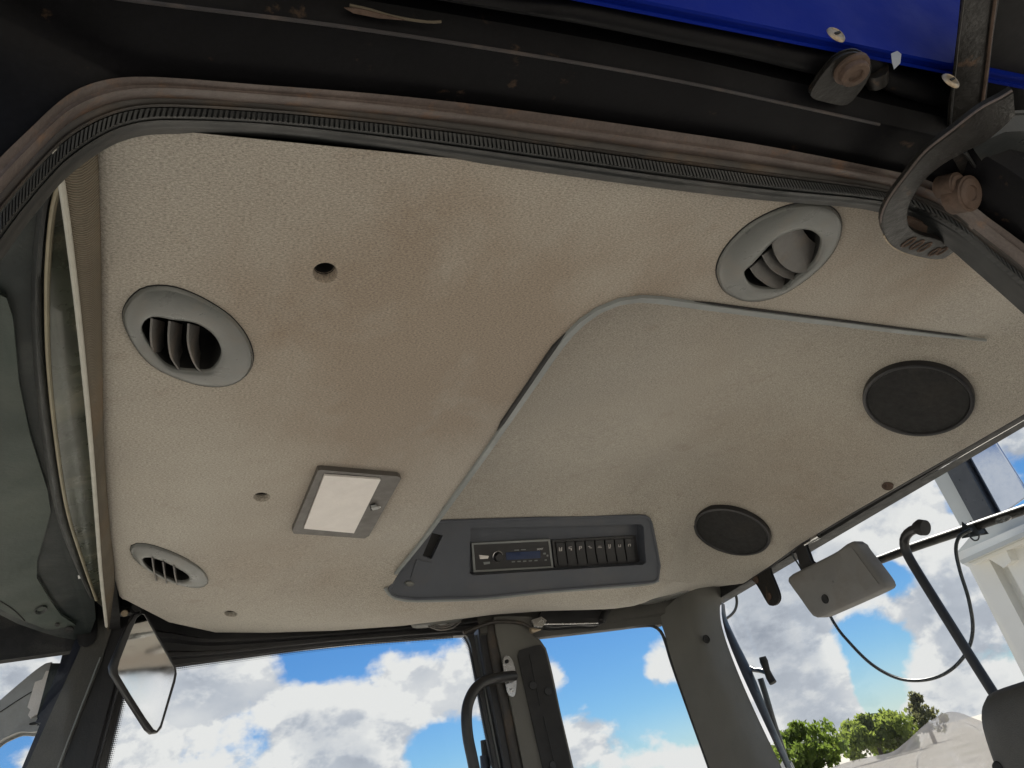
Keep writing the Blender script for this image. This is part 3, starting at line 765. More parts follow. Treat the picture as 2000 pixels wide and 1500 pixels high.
vent(left_out, left_in, 'large oval air vent with three upright blades at the front left of the headliner',
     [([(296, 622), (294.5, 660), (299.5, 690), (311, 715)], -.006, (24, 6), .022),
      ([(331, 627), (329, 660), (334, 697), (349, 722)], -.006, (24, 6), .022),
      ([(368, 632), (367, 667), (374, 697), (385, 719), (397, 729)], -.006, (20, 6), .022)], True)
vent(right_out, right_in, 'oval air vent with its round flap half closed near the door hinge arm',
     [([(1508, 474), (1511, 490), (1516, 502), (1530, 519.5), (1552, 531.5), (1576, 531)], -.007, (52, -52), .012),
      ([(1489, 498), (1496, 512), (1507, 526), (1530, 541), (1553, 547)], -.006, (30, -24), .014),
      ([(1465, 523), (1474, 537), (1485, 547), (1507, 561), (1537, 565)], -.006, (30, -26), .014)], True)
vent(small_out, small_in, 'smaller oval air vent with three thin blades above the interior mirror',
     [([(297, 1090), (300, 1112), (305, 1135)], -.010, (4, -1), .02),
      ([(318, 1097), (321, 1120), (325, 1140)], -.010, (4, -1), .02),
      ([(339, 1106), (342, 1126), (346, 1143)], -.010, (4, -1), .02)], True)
def edge_vent(outline, label, louvres, y=1.925):
    pts = plcc(outline, 30, y=y); c = sum(pts, Vector())/len(pts)
    t = thing('air_vent', label, 'air vent', c, 'air vents on the edge above the right windows')
    rows = []
    for f, dy in ((1, .02), (1, .0), (.86, -.010), (.5, -.016), (.02, -.018)): rows.append([c+(p-c)*f+Vector((0, dy, 0)) for p in pts])
    loft('bezel', rows, M['vent'], t, closed=True, angle=60)
    for l in louvres:
        tube('louvre', plc(l, 12, y=y+.004), .0022, M['louvre'], t, 6)
    return t
edge_vent([(805, 1217), (829, 1206), (850, 1199), (875, 1195), (900, 1195), (915, 1197), (905, 1207), (896, 1213), (865, 1218), (833, 1222), (812, 1222)],
          'side air vent with curved louvres above the door pillar', [[(836, 1223), (858, 1230), (884, 1226), (900, 1213)], [(842, 1222), (860, 1226), (880, 1222), (894, 1213)], [(849, 1221), (862, 1223), (876, 1219), (886, 1214)]])
edge_vent([(1254, 1175), (1277, 1166), (1305, 1158), (1330, 1152), (1347, 1155), (1323, 1165), (1277, 1176)], 'side air vent seen edge-on above the grey rear pillar', [])
pts = plcc([(1074, 1186), (1085, 1181), (1100, 1178), (1120, 1179), (1115, 1185), (1096, 1189), (1078, 1189)], 24, y=1.925); c = sum(pts, Vector())/24
o = loft('trim_cap', [[c+(p-c)*f+Vector((0, dy, 0)) for p in pts] for f, dy in ((1, .01), (1, 0), (.8, -.007), (.02, -.010))], M['vent'], None, closed=True, angle=60)
tag(o, 'small grey cap on the headliner edge between the two side vents', 'cap')

# ------------------------------------------------------------------ dome light
t = thing('dome_light', 'rectangular dome light with white lens in a dark frame', 'light', Vector((lc[0], lc[1], .55+EZ)))
lens_px = [(634, 925), (742, 933), (690, 1038), (594, 1029)]
fo = [P(a, b, z=.548) for a, b in light_out]; fo2 = [p+Vector((0, 0, -.006)) for p in fo]
li = [P(a, b, z=.543) for a, b in [(633, 924), (637, 924), (741, 932), (743, 935), (692, 1037), (688, 1039), (596, 1031), (593, 1028)]]
li2 = [p+Vector((0, 0, .006)) for p in li]
loft('frame', [[p+Vector((0, 0, .004)) for p in fo], fo, fo2, li, li2], M['lampframe'], t, closed=True, smooth=True, angle=25)
ln = [P(a, b, z=.5445) for a, b in lens_px]; cc = sum(ln, Vector())/4
slab('lens', [cc+(p-cc)*.985 for p in ln], (0, 0, -.0035), M['lens'], t, .0015)
sw = P(731, 988, z=.5415)
box('switch_slot', P(728, 990, z=.5425), (.0035, .012, 0), (.0045, -.002, 0), (0, 0, .0012), M['dark'], t, 0)
box('switch', sw+Vector((0, 0, -.003)), (.0025, .005, 0), (.004, -.0015, 0), (0, 0, .0022), M['white_plastic'], t, .0006)
lathe('symbol', P(740, 991, z=.5413), (.0035, 0, 0), (0, .0035, 0), (0, 0, -1), [(1, 0), (1, .0003), (.6, .0003), (.6, 0)], M['white'], t, 16, cap=False)

# ------------------------------------------------------------------ loudspeakers on the sloping rear panel
def speaker(px4, label):
    Q = [P(a, b, n=slope_n, q=slope_q) for a, b in px4]
    c = (Q[0]+Q[1])*.25+(Q[2]+Q[3])*.25
    w = Vector((-SL, 0, -1)).normalized()
    # ellipse in the slope plane through the four extreme points
    u0 = Vector((1, 0, -SL)).normalized(); v0 = Vector((0, 1, 0))
    pts = np.array([((q-c).dot(u0), (q-c).dot(v0)) for q in Q])
    ru = (abs(pts[:, 0]).max())*1.0; rv = abs(pts[:, 1]).max()
    ru, rv = SPK
    c = c+w*.004
    t = thing('loudspeaker', label, 'loudspeaker', c, 'loudspeakers in the rear of the headliner')
    u = u0*ru; v = v0*rv
    lathe('rim', c, u, v, w, [(1.0, -.01), (1.0, .005), (.99, .008), (.96, .009), (.925, .0085), (.91, .006), (.90, .002)], M['black_plastic'], t, 56, cap=False)
    lathe('grille', c, u, v, w, [(.905, .006), (.7, .0075), (.45, .0082), (.30, .0084), (.27, .0078), (.24, .0084), (.1, .0090), (.001, .0090)], M['grille'], t, 48, cap=False)
    return t
SPK = (.0965, .0985)
speaker([(1687, 770), (1900, 775), (1790, 703), (1795, 853)], 'larger looking round black loudspeaker nearer the open door')
speaker([(1358, 1025), (1503, 1040), (1420, 980), (1440, 1085)], 'round black loudspeaker beside the radio console')

# ------------------------------------------------------------------ overhead console with radio and switches
cn = Vector(CON_N); cux = Vector((1, 0, 0)); cuy = cux.cross(cn).normalized()
if cuy.z < 0: cuy = -cuy
face = -cn                                           # towards the driver
def PC(px, py, off=0.0):                             # off: metres proud of the console face
    return P(px, py, n=CON_N, q=CON_Q-np.array(cn)*off)
def to2(v): return ((v-EYE).dot(cux), (v-EYE).dot(cuy))
def plate(name, outline, hls, m, parent, off, depth, hole_depth=None):
    o2 = [to2(PC(a, b, off)) for a, b in outline]; h2 = [[to2(PC(a, b, off)) for a, b in h] for h in hls]
    base = PC(1000, 1085, off); b2 = to2(base)
    def up(p, d=0.0): return base+cux*(p[0]-b2[0])+cuy*(p[1]-b2[1])-face*d
    V, F = cdt(o2, h2, .05)
    V3 = [up(p) for p in V]; F3 = list(F)
    for loop, dd in [(o2, depth)]+[(h, hole_depth or depth) for h in h2]:
        n = len(loop); s = len(V3)
        V3 += [up(p) for p in loop]+[up(p, dd) for p in loop]
        F3 += [(s+k, s+(k+1) % n, s+n+(k+1) % n, s+n+k) for k in range(n)]
    bm_o = obj(name, V3, F3, m, parent, smooth=True, angle=30)
    return bm_o
con_out = [(760, 1151), (765, 1161), (778, 1166), (812, 1170), (943, 1166), (1059, 1154), (1160, 1146), (1262, 1138), (1278, 1136), (1285, 1130), (1288, 1105), (1280, 1060), (1272, 1022), (1268, 1013), (1260, 1008), (1247, 1007), (1050, 1012), (880, 1017), (856, 1018), (847, 1024), (821, 1062), (779, 1117)]
recess = [(918, 1036), (922, 1031), (1252, 1024), (1257, 1029), (1262, 1098), (1256, 1103), (924, 1124), (917, 1119)]
blank = [(844, 1041), (865, 1046), (843, 1092), (825, 1086)]
t = thing('overhead_console', 'charcoal overhead console panel with radio and rocker switches', 'console', PC(1000, 1090))
con_c = np.array([1030, 1090])
pan = plate('panel', con_out, [recess, blank], M['console'], t, .004, .03, .032)
# rounded rim of the panel
rim = [PC(a, b, .004) for a, b in con_out]
tube('rim', rim+[rim[0]], .0035, M['console'], t, 8)
tube('lower_rim', [PC(a, b, .003) for a, b in cr([(752, 1148), (764, 1164), (782, 1170), (812, 1173), (943, 1169), (1059, 1157), (1160, 1149), (1262, 1141), (1286, 1134)], 40)], .004, M['trim'], t, 8)
plate('recess_floor', [(905, 1010), (1275, 1000), (1285, 1120), (900, 1150)], [], M['console'], t, -.026, .004)
plate('dark_blank', [(844, 1038), (868, 1046), (843, 1096), (822, 1087)], [], M['black_matt'], t, -.008, .004)
plate('blank_cover', [(814, 1093), (844, 1099), (827, 1135), (802, 1129)], [], M['console'], t, .0062, .004)
lathe('push_cap', PC(799, 1139, .004), cux*.010+cuy*-.002, cuy*.006, face, [(1, 0), (1, .004), (.85, .007), (.4, .008), (.01, .008)], M['vent'], t, 24)
# eight rocker switches
def lerp2(a, b, s): return (a[0]+(b[0]-a[0])*s, a[1]+(b[1]-a[1])*s)
TL, TR, BR, BL = (1083, 1059), (1236, 1051), (1243, 1095), (1089, 1104)
plate('switch_bezel', [(1078, 1055), (1241, 1046), (1249, 1099), (1084, 1109)], [[TL, TR, BR, BL]], M['black_plastic'], t, -.020, .006)
plate('switch_well', [(1079, 1056), (1240, 1047), (1247, 1098), (1085, 1108)], [], M['dark'], t, -.0245, .002)
symbols = ['H', '5', 'p', 'x', 'v', 'U', 'u', 'n']
icon = [[(.2, .0, .8, .12), (.2, .4, .8, .52), (.2, .0, .32, .9), (.68, .0, .8, .9)], [(.2, .8, .8, .9), (.2, .4, .3, .9), (.2, .4, .8, .5), (.6, .0, .8, .4)],
        [(.3, .0, .4, .9), (.3, .8, .8, .9), (.7, .4, .8, .9), (.3, .4, .8, .5)], [(.1, .7, .5, .8), (.5, .3, .9, .4), (.45, .3, .55, .8)],
        [(.1, .3, .9, .38), (.2, .6, .8, .68)], [(.3, .2, .4, 1.0), (.6, .2, .7, 1.0), (.3, .2, .7, .3), (.3, .0, .7, .1)], [(.3, .2, .4, .8), (.3, .2, .8, .3), (.7, .2, .8, .8)], [(.3, .2, .4, .8), (.3, .7, .8, .8), (.7, .2, .8, .8)]]
sw_mesh = None
for k in range(8):
    a0, a1 = (k+.06)/8, (k+.94)/8
    q = [lerp2(TL, TR, a0), lerp2(TL, TR, a1), lerp2(BL, BR, a1), lerp2(BL, BR, a0)]
    pt = [PC(*p, -.022) for p in q]
    mid = [(pt[0]+pt[3])*.5, (pt[1]+pt[2])*.5]
    V = [pt[0]+face*.0045, pt[1]+face*.0045, mid[1]+face*.0015, mid[0]+face*.0015, pt[2]+face*.003, pt[3]+face*.003]
    n = len(V); V = V+[v-face*.006 for v in (pt[0], pt[1], pt[2], pt[3])]
    F = [(0, 1, 2, 3), (3, 2, 4, 5), (0, 6, 7, 1), (1, 7, 8, 4, 2), (4, 8, 9, 5), (5, 9, 6, 0, 3), (6, 9, 8, 7)]
    s = obj('rocker_switch', V, F, M['black_plastic'], t, smooth=True, bevel=.0006, angle=30)
    # printed symbol on the upper half
    o0 = PC(*lerp2(lerp2(TL, TR, a0), lerp2(BL, BR, a0), .28), -.017)+face*.0014
    ex = (PC(*lerp2(TL, TR, a1), 0)-PC(*lerp2(TL, TR, a0), 0)); ey = cuy*.010
    V = []; F = []
    for (x0, y0, x1, y1) in icon[k]:
        x0, x1 = .2+.6*x0, .2+.6*x1
        b = len(V)
        V += [o0+ex*x0+ey*(y0-.6), o0+ex*x1+ey*(y0-.6), o0+ex*x1+ey*(y1-.6), o0+ex*x0+ey*(y1-.6)]; F.append((b, b+1, b+2, b+3))
    obj('symbol', V, F, M['lens'], s)

r = thing('car_radio', 'black car radio with blue-grey display in the overhead console', 'radio', PC(1000, 1085))
rad = [(925, 1064), (1071, 1057), (1077, 1106), (929, 1114)]
plate('faceplate', rad, [], M['black_plastic'], r, -.018, .006)
fr = [(921, 1061), (1074, 1053), (1081, 1109), (925, 1118)]
plate('frame', fr, [rad], M['trim'], r, -.0165, .009)
plate('display', [(988, 1079), (1055, 1076), (1056, 1090), (989, 1094)], [], M['display'], r, -.0168, .001)
kn = PC(972, 1087, -.018)
lathe('volume_knob', kn, cux*.0105, cuy*.0105, face, [(1.15, 0), (1.1, .001), (1, .002), (.95, .009), (.8, .011), (.01, .011)], M['black_plastic'], r, 28)
lathe('knob_ring', kn, cux*.0122, cuy*.0122, face, [(1.05, 0), (1.05, .0012), (.98, .0016), (.94, .0012)], M['steel'], r, 28, cap=False)
plate('mode_button', [(936, 1084), (955, 1086), (953, 1091), (938, 1092)], [], M['lens'], r, -.0155, .003)
plate('source_button', [(944, 1098), (957, 1097), (957, 1101), (946, 1103)], [], M['trim'], r, -.0162, .002)
for i in range(5):
    a, b = 1000+i*11, 1096.5-i*.6
    plate('preset_button', [(a, b), (a+6, b-.4), (a+6, b+1.6), (a, b+2)], [], M['trim'], r, -.0164, .002)
for (a, b, c, d) in ((1061, 1080, 5, 3), (1068, 1084, 3, 3), (1064, 1093, 4, 2), (1005, 1074, 9, 1.4), (1018, 1073, 9, 1.4)):
    plate('small_button', [(a, b), (a+c, b-.4), (a+c, b+d), (a, b+d)], [], M['trim'], r, -.0164, .002)
def text_on(txt, px, py, size, off, m, parent, name):
    cu = bpy.data.curves.new(name, 'FONT'); cu.body = txt; cu.size = size; cu.align_x = 'CENTER'; cu.align_y = 'CENTER'
    tmp = bpy.data.objects.new('tmp', cu); COL.objects.link(tmp)
    dg = bpy.context.evaluated_depsgraph_get(); me = bpy.data.meshes.new_from_object(tmp.evaluated_get(dg))
    bpy.data.objects.remove(tmp)
    base = PC(px, py, off)
    V = [base+cux*v.co.x+cuy*v.co.y for v in me.vertices]; F = [tuple(p.vertices) for p in me.polygons]
    return obj(name, V, F, m, parent)
text_on('SONY', 1055, 1072.5, .0062, -.0166, M['white'], r, 'lettering')

# ------------------------------------------------------------------ door frame header, seal and hardware on the near side
T_px = [(-160, 500), (-80, 395), (0, 310), (60, 252), (110, 205), (150, 177), (200, 159), (260, 152), (350, 155), (500, 167), (700, 182), (900, 202), (1100, 228), (1300, 256), (1500, 287), (1740, 335), (1808, 353), (1872, 384), (1924, 424), (2000, 480), (2120, 580)]
B_px = [(-130, 690), (-60, 580), (0, 497), (40, 440), (90, 378), (130, 335), (195, 287), (250, 262), (320, 252), (500, 257), (700, 278), (900, 305), (1100, 334), (1300, 362), (1500, 386), (1700, 404), (1775, 425), (1860, 470), (1920, 520), (2000, 590), (2110, 690)]
NS = 160
Tc = [P(a, b, y=.44) for a, b in cr(T_px, NS)]; Bc = [P(a, b-3, y=.489) for a, b in cr(B_px, NS)]
def seal_rows(us):
    rows = []
    for u, dep in us:
        row = []
        for i in range(NS):
            p = Tc[i].lerp(Bc[i], u); row.append(p+Vector((0, -dep, -dep*.55)))
        rows.append(row)
    return rows
seal = thing('door_seal', 'ribbed black rubber door seal with dusty flange round the door opening', 'door seal', Vector((.4, .47, EZ+.54)))
loft('flange', seal_rows([(0, -.012), (.0, .0), (.015, .003), (.16, .0025), (.22, .005), (.265, .0075), (.30, .0075), (.33, .003), (.345, -.006)]), M['dusty'], seal, angle=50)
loft('groove', seal_rows([(.33, -.004), (.38, -.002), (.50, .000), (.53, .003), (.56, .0045), (.585, .002)]), M['groove'], seal, angle=60)
loft('bulb', seal_rows([(.575, -.002), (.60, .001), (.64, .002), (.72, .003), (.80, .0045), (.835, .0065), (.865, .0045), (.88, -.002)]), M['rubber'], seal, angle=60)
loft('lip', seal_rows([(.87, -.001), (.885, .0045), (.91, .0060), (.935, .0045), (.95, .0005), (.985, .001), (1.0, -.003), (1.0, -.014)]), M['rubber'], seal, angle=60)
V = []; F = []
mid = [Tc[i].lerp(Bc[i], .7) for i in range(NS)]
run = np.concatenate([[0], np.cumsum([(mid[i+1]-mid[i]).length for i in range(NS-1)])])
rib_at = list(np.arange(.05, run[-1]*.80, .0042))+list(np.arange(run[-1]*.80, run[-1]-.02, .0075))
for s_ in rib_at:
    i = min(NS-2, max(0, int(np.searchsorted(run, s_)-1))); f_ = (s_-run[i])/(run[i+1]-run[i])
    T1 = Tc[i].lerp(Tc[i+1], f_); B1 = Bc[i].lerp(Bc[i+1], f_)
    big_ = s_ >= run[-1]*.80
    t_ = (mid[i+1]-mid[i]).normalized()*(.0022 if big_ else .0012)
    a = T1.lerp(B1, .60); c = T1.lerp(B1, .83)
    off = Vector((0, -.0018, -.0012)); off2 = Vector((0, -.0080, -.0046)); b = len(V)
    if big_: off += Vector((-.0022, -.0022, 0)); off2 += Vector((-.0022, -.0022, 0))
    V += [a-t_+off, a+t_+off, c+t_+off2, c-t_+off2, a-t_+off*.2, a+t_+off*.2, c+t_+off2*.3, c-t_+off2*.3]
    F += [(b, b+1, b+2, b+3), (b, b+4, b+5, b+1), (b+1, b+5, b+6, b+2), (b+2, b+6, b+7, b+3), (b+3, b+7, b+4, b)]
o = obj('ribs', V, F, M['rubber'], seal); o['kind'] = 'stuff'

frame = thing('door_frame', 'black painted steel frame above the door opening with rust specks', 'door frame', Vector((.4, .40, EZ+.56)))
n = 60
n = 120
Tt = cr([(-260, 640), (-160, 497), (-80, 392), (0, 307), (60, 249), (110, 202), (150, 174), (200, 156), (260, 149), (350, 152), (500, 164), (700, 179), (900, 199), (1100, 225), (1300, 253), (1500, 284), (1740, 332), (1808, 350), (1872, 381), (1924, 421), (2000, 477), (2120, 577)], n)
Lt = cr([(-640, 640), (-560, 330), (-460, 130), (-340, 0), (-220, -52), (-100, -62), (0, -45), (140, -22), (290, 0), (650, 45), (1000, 98), (1300, 150), (1560, 205), (1730, 243), (1850, 272), (1950, 318), (2050, 390), (2200, 520)], n)
r0 = [P(a, b, y=.444) for a, b in Tt]
r1 = [P(a, b, y=.382) for a, b in Lt]
r2 = [p+Vector((0, -.013, .015)) for p in r1]
r1a = [p+Vector((0, .004, -.001)) for p in r1]; r1b = [p+Vector((0, -.002, .004)) for p in r1]
r3 = [p+Vector((0, .004, .12)) for p in r2]; r4 = [Vector((p.x, .46, EZ+.70)) for p in r2]; r5 = [p+Vector((0, .03, .0)) for p in r0]
loft('header_beam', [r5, r0, r1a, r1, r1b, r2, r3, r4], M['black_paint'], frame, angle=35)
tube('highlight_ridge', [p+Vector((0, .001, -.0012)) for p in r1[30:100]], .0016, M['ridge'], frame, 6)  # paler bead painted in as the highlight along the worn ridge
box('near_pillar', (1.06, .482, EZ-.44), (.05, 0, 0), (0, .036, 0), (0, 0, .98), M['black_paint'], frame, .01)
box('backing_plate', (.55, .475, EZ+.68), (1.0, 0, 0), (0, .012, 0), (0, 0, .08), M['black_matt'], frame)
tw_ = tube('straw_twig', plc([(683, 10), (720, 18), (760, 30), (800, 38), (840, 43), (862, 42)], 14, z=.557), .0012, M['gold'], frame, 5)
slab('rust_streak', pl([(672, 14), (700, 15), (760, 30), (790, 38), (740, 34), (690, 24)], z=.556), (0, 0, -.0012), M['rust'], frame, 0)

rail = thing('roof_rail', 'black rail with a bolted lug along the blue roof edge', 'rail', Vector((.5, .345, EZ+.56)))
ru = cr([(600, -78), (960, -10), (1140, 8), (1300, 42), (1450, 72), (1600, 104), (1625, 104), (1653, 92), (1692, 91), (1716, 104), (1731, 130), (1740, 140), (1800, 156), (1870, 176), (1960, 200)], 60)
rl = cr([(600, -45), (870, 0), (1100, 40), (1300, 80), (1450, 112), (1590, 146), (1625, 152), (1655, 158), (1690, 166), (1716, 170), (1731, 178), (1745, 186), (1800, 202), (1870, 222), (1960, 246)], 60)
a0 = [P(a, b, z=.560) for a, b in ru]; b0 = [P(a, b, z=.560) for a, b in rl]
loft('rail_body', [[p+Vector((0, 0, .02)) for p in a0], a0, [p.lerp(q, .12)+Vector((0, 0, -.004)) for p, q in zip(a0, b0)], [p.lerp(q, .5)+Vector((0, 0, -.007)) for p, q in zip(a0, b0)], [p.lerp(q, .88)+Vector((0, 0, -.004)) for p, q in zip(a0, b0)], b0, [p+Vector((0, 0, .02)) for p in b0]], M['black_paint'], rail, angle=60)
slab('lug', plcc([(1587, 186), (1600, 158), (1615, 138), (1636, 116), (1667, 105), (1690, 114), (1699, 132), (1693, 155), (1670, 188), (1652, 203), (1618, 198)], 40, z=.540), (0, 0, .006), M['rustpaint'], rail, .0015)
c = P(1663, 134, z=.539)
bo = lathe('bolt', c, (.0135, 0, 0), (0, .0135, 0), (0, 0, -1), [(1.25, -.002), (1.25, .002), (1.05, .0035), (1.0, .0035), (1.0, .009), (.9, .0105), (.55, .0105), (.5, .008), (.01, .008)], M['rust'], rail, 24)
tube('bush', [P(1712, 135, z=.556), P(1712, 160, z=.556)], .011, M['rustpaint'], rail, 14)

post = thing('open_door_top', 'black steel top bar of the open door with chipped edges', 'door', P(1900, 120, z=.53))
slab('bar', pl([(1886, -40), (1948, -40), (1944, 0), (1932, 80), (1918, 212), (1880, 262), (1854, 262), (1858, 200), (1864, 160), (1876, 60)], z=.535), (.02, -.01, .03), M['rustpaint'], post, .003)
slab('side_plate', pl([(1950, -40), (2100, -40), (2100, 260), (2010, 262), (1985, 215), (1926, 212), (1936, 80)], z=.56), (.02, -.01, .03), M['black_paint'], post, .003)
tube('edge_bead', plc([(1947, -20), (1935, 70), (1926, 150), (1917, 214)], 16, z=.533), .0016, M['rust'], post, 6)
tube('outer_bead', plc([(1884, -20), (1870, 90), (1861, 180), (1855, 258)], 16, z=.533), .0014, M['rustpaint'], post, 6)

arm = thing('hinge_arm', 'curved flat black steel hinge arm with stamped slots and worn edges', 'hinge', P(1760, 400, z=.5))  # curved arm of the open door's hinge
Uo = cr([(1978, 178), (1955, 192), (1916, 213), (1860, 256), (1808, 297), (1772, 341), (1736, 390), (1721, 428), (1727, 460), (1744, 483), (1780, 499), (1836, 508), (1862, 492)], 44)
Ui = cr([(1982, 226), (1962, 246), (1925, 276), (1876, 301), (1840, 322), (1812, 345), (1792, 370), (1776, 400), (1772, 424), (1776, 444), (1796, 458), (1832, 468), (1862, 480)], 44)
o_ = [P(a, b, z=.49) for a, b in Uo]; i_ = [P(a, b, z=.49) for a, b in Ui]
up = Vector((0, 0, .007))
loft('arm', [[p+up for p in o_], [p+Vector((0, 0, .001)) for p in o_], [p.lerp(q, .06)-Vector((0, 0, .0008)) for p, q in zip(o_, i_)], [p.lerp(q, .94)-Vector((0, 0, .0008)) for p, q in zip(o_, i_)], i_, [p+up for p in i_], [p+up for p in o_]], M['rustpaint'], arm, angle=30)
tube('worn_edge', [p+Vector((0, 0, .001)) for p in o_[:30]], .0013, M['dusty'], arm, 6)
tube('bright_edge', [p+Vector((0, 0, .0015)) for p in o_[31:43]], .0013, M['screw'], arm, 6)
for (a, b) in ((1775, 473), (1791, 478), (1806, 483), (1825, 492), (1840, 490)):
    rr = .0055 if a < 1820 else .0048
    lathe('slot', P(a, b, z=.4888), (rr*.75, .35*rr, 0), (-rr*.6, rr*1.4, 0), (0, 0, -1), [(1.2, 0), (1.1, .0012), (.9, .0010), (.75, -.0015), (.01, -.002)], M['rust'], arm, 14)
slab('hinge_plate', plcc([(1772, 428), (1790, 432), (1815, 446), (1850, 462), (1858, 474), (1820, 468), (1790, 458), (1776, 446)], 24, z=.505), (0, 0, .004), M['rust'], arm, .001)
bolts = thing('frame_bolts', 'two rusty bolt heads side by side on the frame corner behind the hinge arm', 'bolt', P(1885, 368, y=.42))
for (a, b, r_) in ((1868, 360, .0115), (1893, 378, .0175)):
    lathe('bolt', P(a, b, y=.42), (r_, 0, 0), (0, -.55*r_, .83*r_), (0, -.83, -.55), [(1.15, -.02), (1.15, .0008), (1.0, .0015), (.97, .003), (.85, .004), (.5, .004), (.45, .002), (.01, .002)], M['rust'], bolts, 20)
dg = thing('door_glass_edge', 'dusty grey glass door edge with black channel beside the hinge arm', 'door', P(1960, 350, z=.5))
slab('glass_edge', pl([(1905, 285), (1960, 262), (2080, 255), (2090, 430), (2010, 400), (1950, 350)], z=.505), (.0, -.01, .02), M['dirty_glass'], dg, .003)
slab('channel', pl([(1862, 298), (1882, 296), (1912, 340), (1960, 385), (2080, 462), (2080, 500), (1990, 440), (1930, 395), (1890, 350)], z=.512), (0, -.005, .02), M['rustpaint'], dg, .003)
tube('channel_bead', plc([(1884, 296), (1912, 335), (1955, 372), (2060, 440)], 16, z=.508), .002, M['rubber'], dg, 6)

# ------------------------------------------------------------------ front: blind, windscreen header, roof overhang
blind = thing('roller_blind', 'ribbed brown roller sun blind with pale bottom bar at the windscreen', 'sun blind', P(165, 800, z=.54))
E1 = cr([(108, 285), (120, 355), (132, 440), (148, 570), (162, 700), (177, 860), (188, 1000), (197, 1120), (208, 1222)], 40)
E2 = cr([(200, 250), (203, 330), (206, 440), (206, 570), (206, 700), (207, 860), (217, 1010), (226, 1110), (214, 1222)], 40)
e1 = [P(a, b, z=.532) for a, b in E1]; e2 = [P(a, b, z=.562) for a, b in E2]
rows = []
for f in np.linspace(0, 1, 9):
    rows.append([p.lerp(q, f)+Vector((0, 0, -.012*math.sin(math.pi*f))) for p, q in zip(e1, e2)])
rows.append([p+Vector((.0, 0, .08)) for p in e2])
bl = loft('fabric', rows, M['gold'], blind, uv=1.0)
def rib_fabric(m):
    N = m.node_tree.nodes; L = m.node_tree.links; b = N['Principled BSDF']
    tc = [n for n in N if n.type == 'TEX_COORD'][0]
    w = N.new('ShaderNodeTexWave'); w.wave_type = 'BANDS'; w.bands_direction = 'X'; w.inputs['Scale'].default_value = 110; w.inputs['Distortion'].default_value = 0.3
    L.new(tc.outputs['UV'], w.inputs['Vector'])
    bp = N.new('ShaderNodeBump'); bp.inputs['Strength'].default_value = 0.8; bp.inputs['Distance'].default_value = 0.002
    L.new(w.outputs['Fac'], bp.inputs['Height']); L.new(bp.outputs[0], b.inputs['Normal'])
    src = b.inputs['Base Color'].links[0].from_socket
    mx = N.new('ShaderNodeMix'); mx.data_type = 'RGBA'; mx.blend_type = 'MULTIPLY'; mx.inputs['Factor'].default_value = .55
    L.new(src, mx.inputs[6]); L.new(w.outputs['Color'], mx.inputs[7]); L.new(mx.outputs[2], b.inputs['Base Color'])
rib_fabric(M['gold'])
tube('bottom_bar', [p+Vector((0, 0, -.001)) for p in e1], .0028, M['blindbar'], blind, 8)

ws = thing('windscreen_header', 'grimy glossy strip of windscreen surround with beige edge left of the blind', 'windscreen', P(130, 800, z=.56))
wl = cr([(120, 330), (100, 400), (90, 500), (88, 580), (91, 700), (106, 850), (128, 990), (158, 1090), (186, 1170)], 40)
wr = cr([(140, 320), (128, 380), (140, 480), (155, 580), (168, 700), (184, 860), (195, 990), (204, 1100), (212, 1200)], 40)
p0 = [P(a, b, z=.572) for a, b in wl]; p1 = [P(a, b, z=.572) for a, b in wr]
loft('surround', [[p+Vector((0, 0, .03)) for p in p0], p0, [p.lerp(q, .1)+Vector((0, 0, -.003)) for p, q in zip(p0, p1)], [p.lerp(q, .5)+Vector((0, 0, .001)) for p, q in zip(p0, p1)], [p.lerp(q, 1)+Vector((0, 0, .006)) for p, q in zip(p0, p1)]], M['visor'], ws, angle=60)
tube('beige_edge', [p+Vector((.002, 0, -.002)) for p in p0], .0028, M['beige'], ws, 8)
sl_ = cr([(86, 330), (72, 420), (62, 520), (60, 590), (66, 720), (84, 870), (108, 1000), (140, 1090), (172, 1160)], 40)
q0 = [P(a, b, z=.575) for a, b in sl_]
loft('glass_seal', [[p+Vector((0, 0, .03)) for p in q0], q0, [a.lerp(b, .35)+Vector((0, 0, -.006)) for a, b in zip(q0, p0)], [a.lerp(b, .7)+Vector((0, 0, -.004)) for a, b in zip(q0, p0)], [b+Vector((-.002, 0, .002)) for b in p0]], M['rubber'], ws, angle=60)

oh = thing('roof_overhang', 'green-grey moulded underside of the front roof overhang outside the windscreen', 'roof', P(40, 900, z=.58))
ol = [(100, 300), (70, 430), (58, 520), (56, 590), (62, 720), (80, 870), (104, 1000), (136, 1090), (172, 1162), (176, 1210), (165, 1241), (148, 1246), (120, 1241), (96, 1234), (45, 1216), (0, 1193), (-70, 1150), (-160, 1080), (-300, 900), (-300, 500), (-120, 300)]
slab('base', [P(a, b, z=.585) for a, b in ol], (0, 0, .06), M['overhang_dark'], oh, .012, bseg=4)
pan_px = [(-280, 700), (-60, 560), (0, 585), (12, 620), (25, 745), (48, 850), (84, 960), (90, 1000), (80, 1040), (64, 1096), (64, 1130), (90, 1172), (112, 1203), (140, 1221), (96, 1228), (45, 1208), (0, 1184), (-70, 1140), (-160, 1070)]
slab('raised_panel', [P(a, b, z=.578) for a, b in pan_px], (0, 0, .012), M['overhang'], oh, .006, bseg=3)
tube('seam', plc([(0, 1174), (25, 1190), (48, 1212)], 8, z=.5775), .0012, M['dark'], oh, 6)
lathe('lamp_socket', P(80, 1190, z=.577), (.008, .008, 0), (-.008, .020, 0), (0, 0, -1), [(1, 0), (.95, .003), (.8, .002), (.6, -.003), (.01, -.004)], M['overhang_dark'], oh, 20)
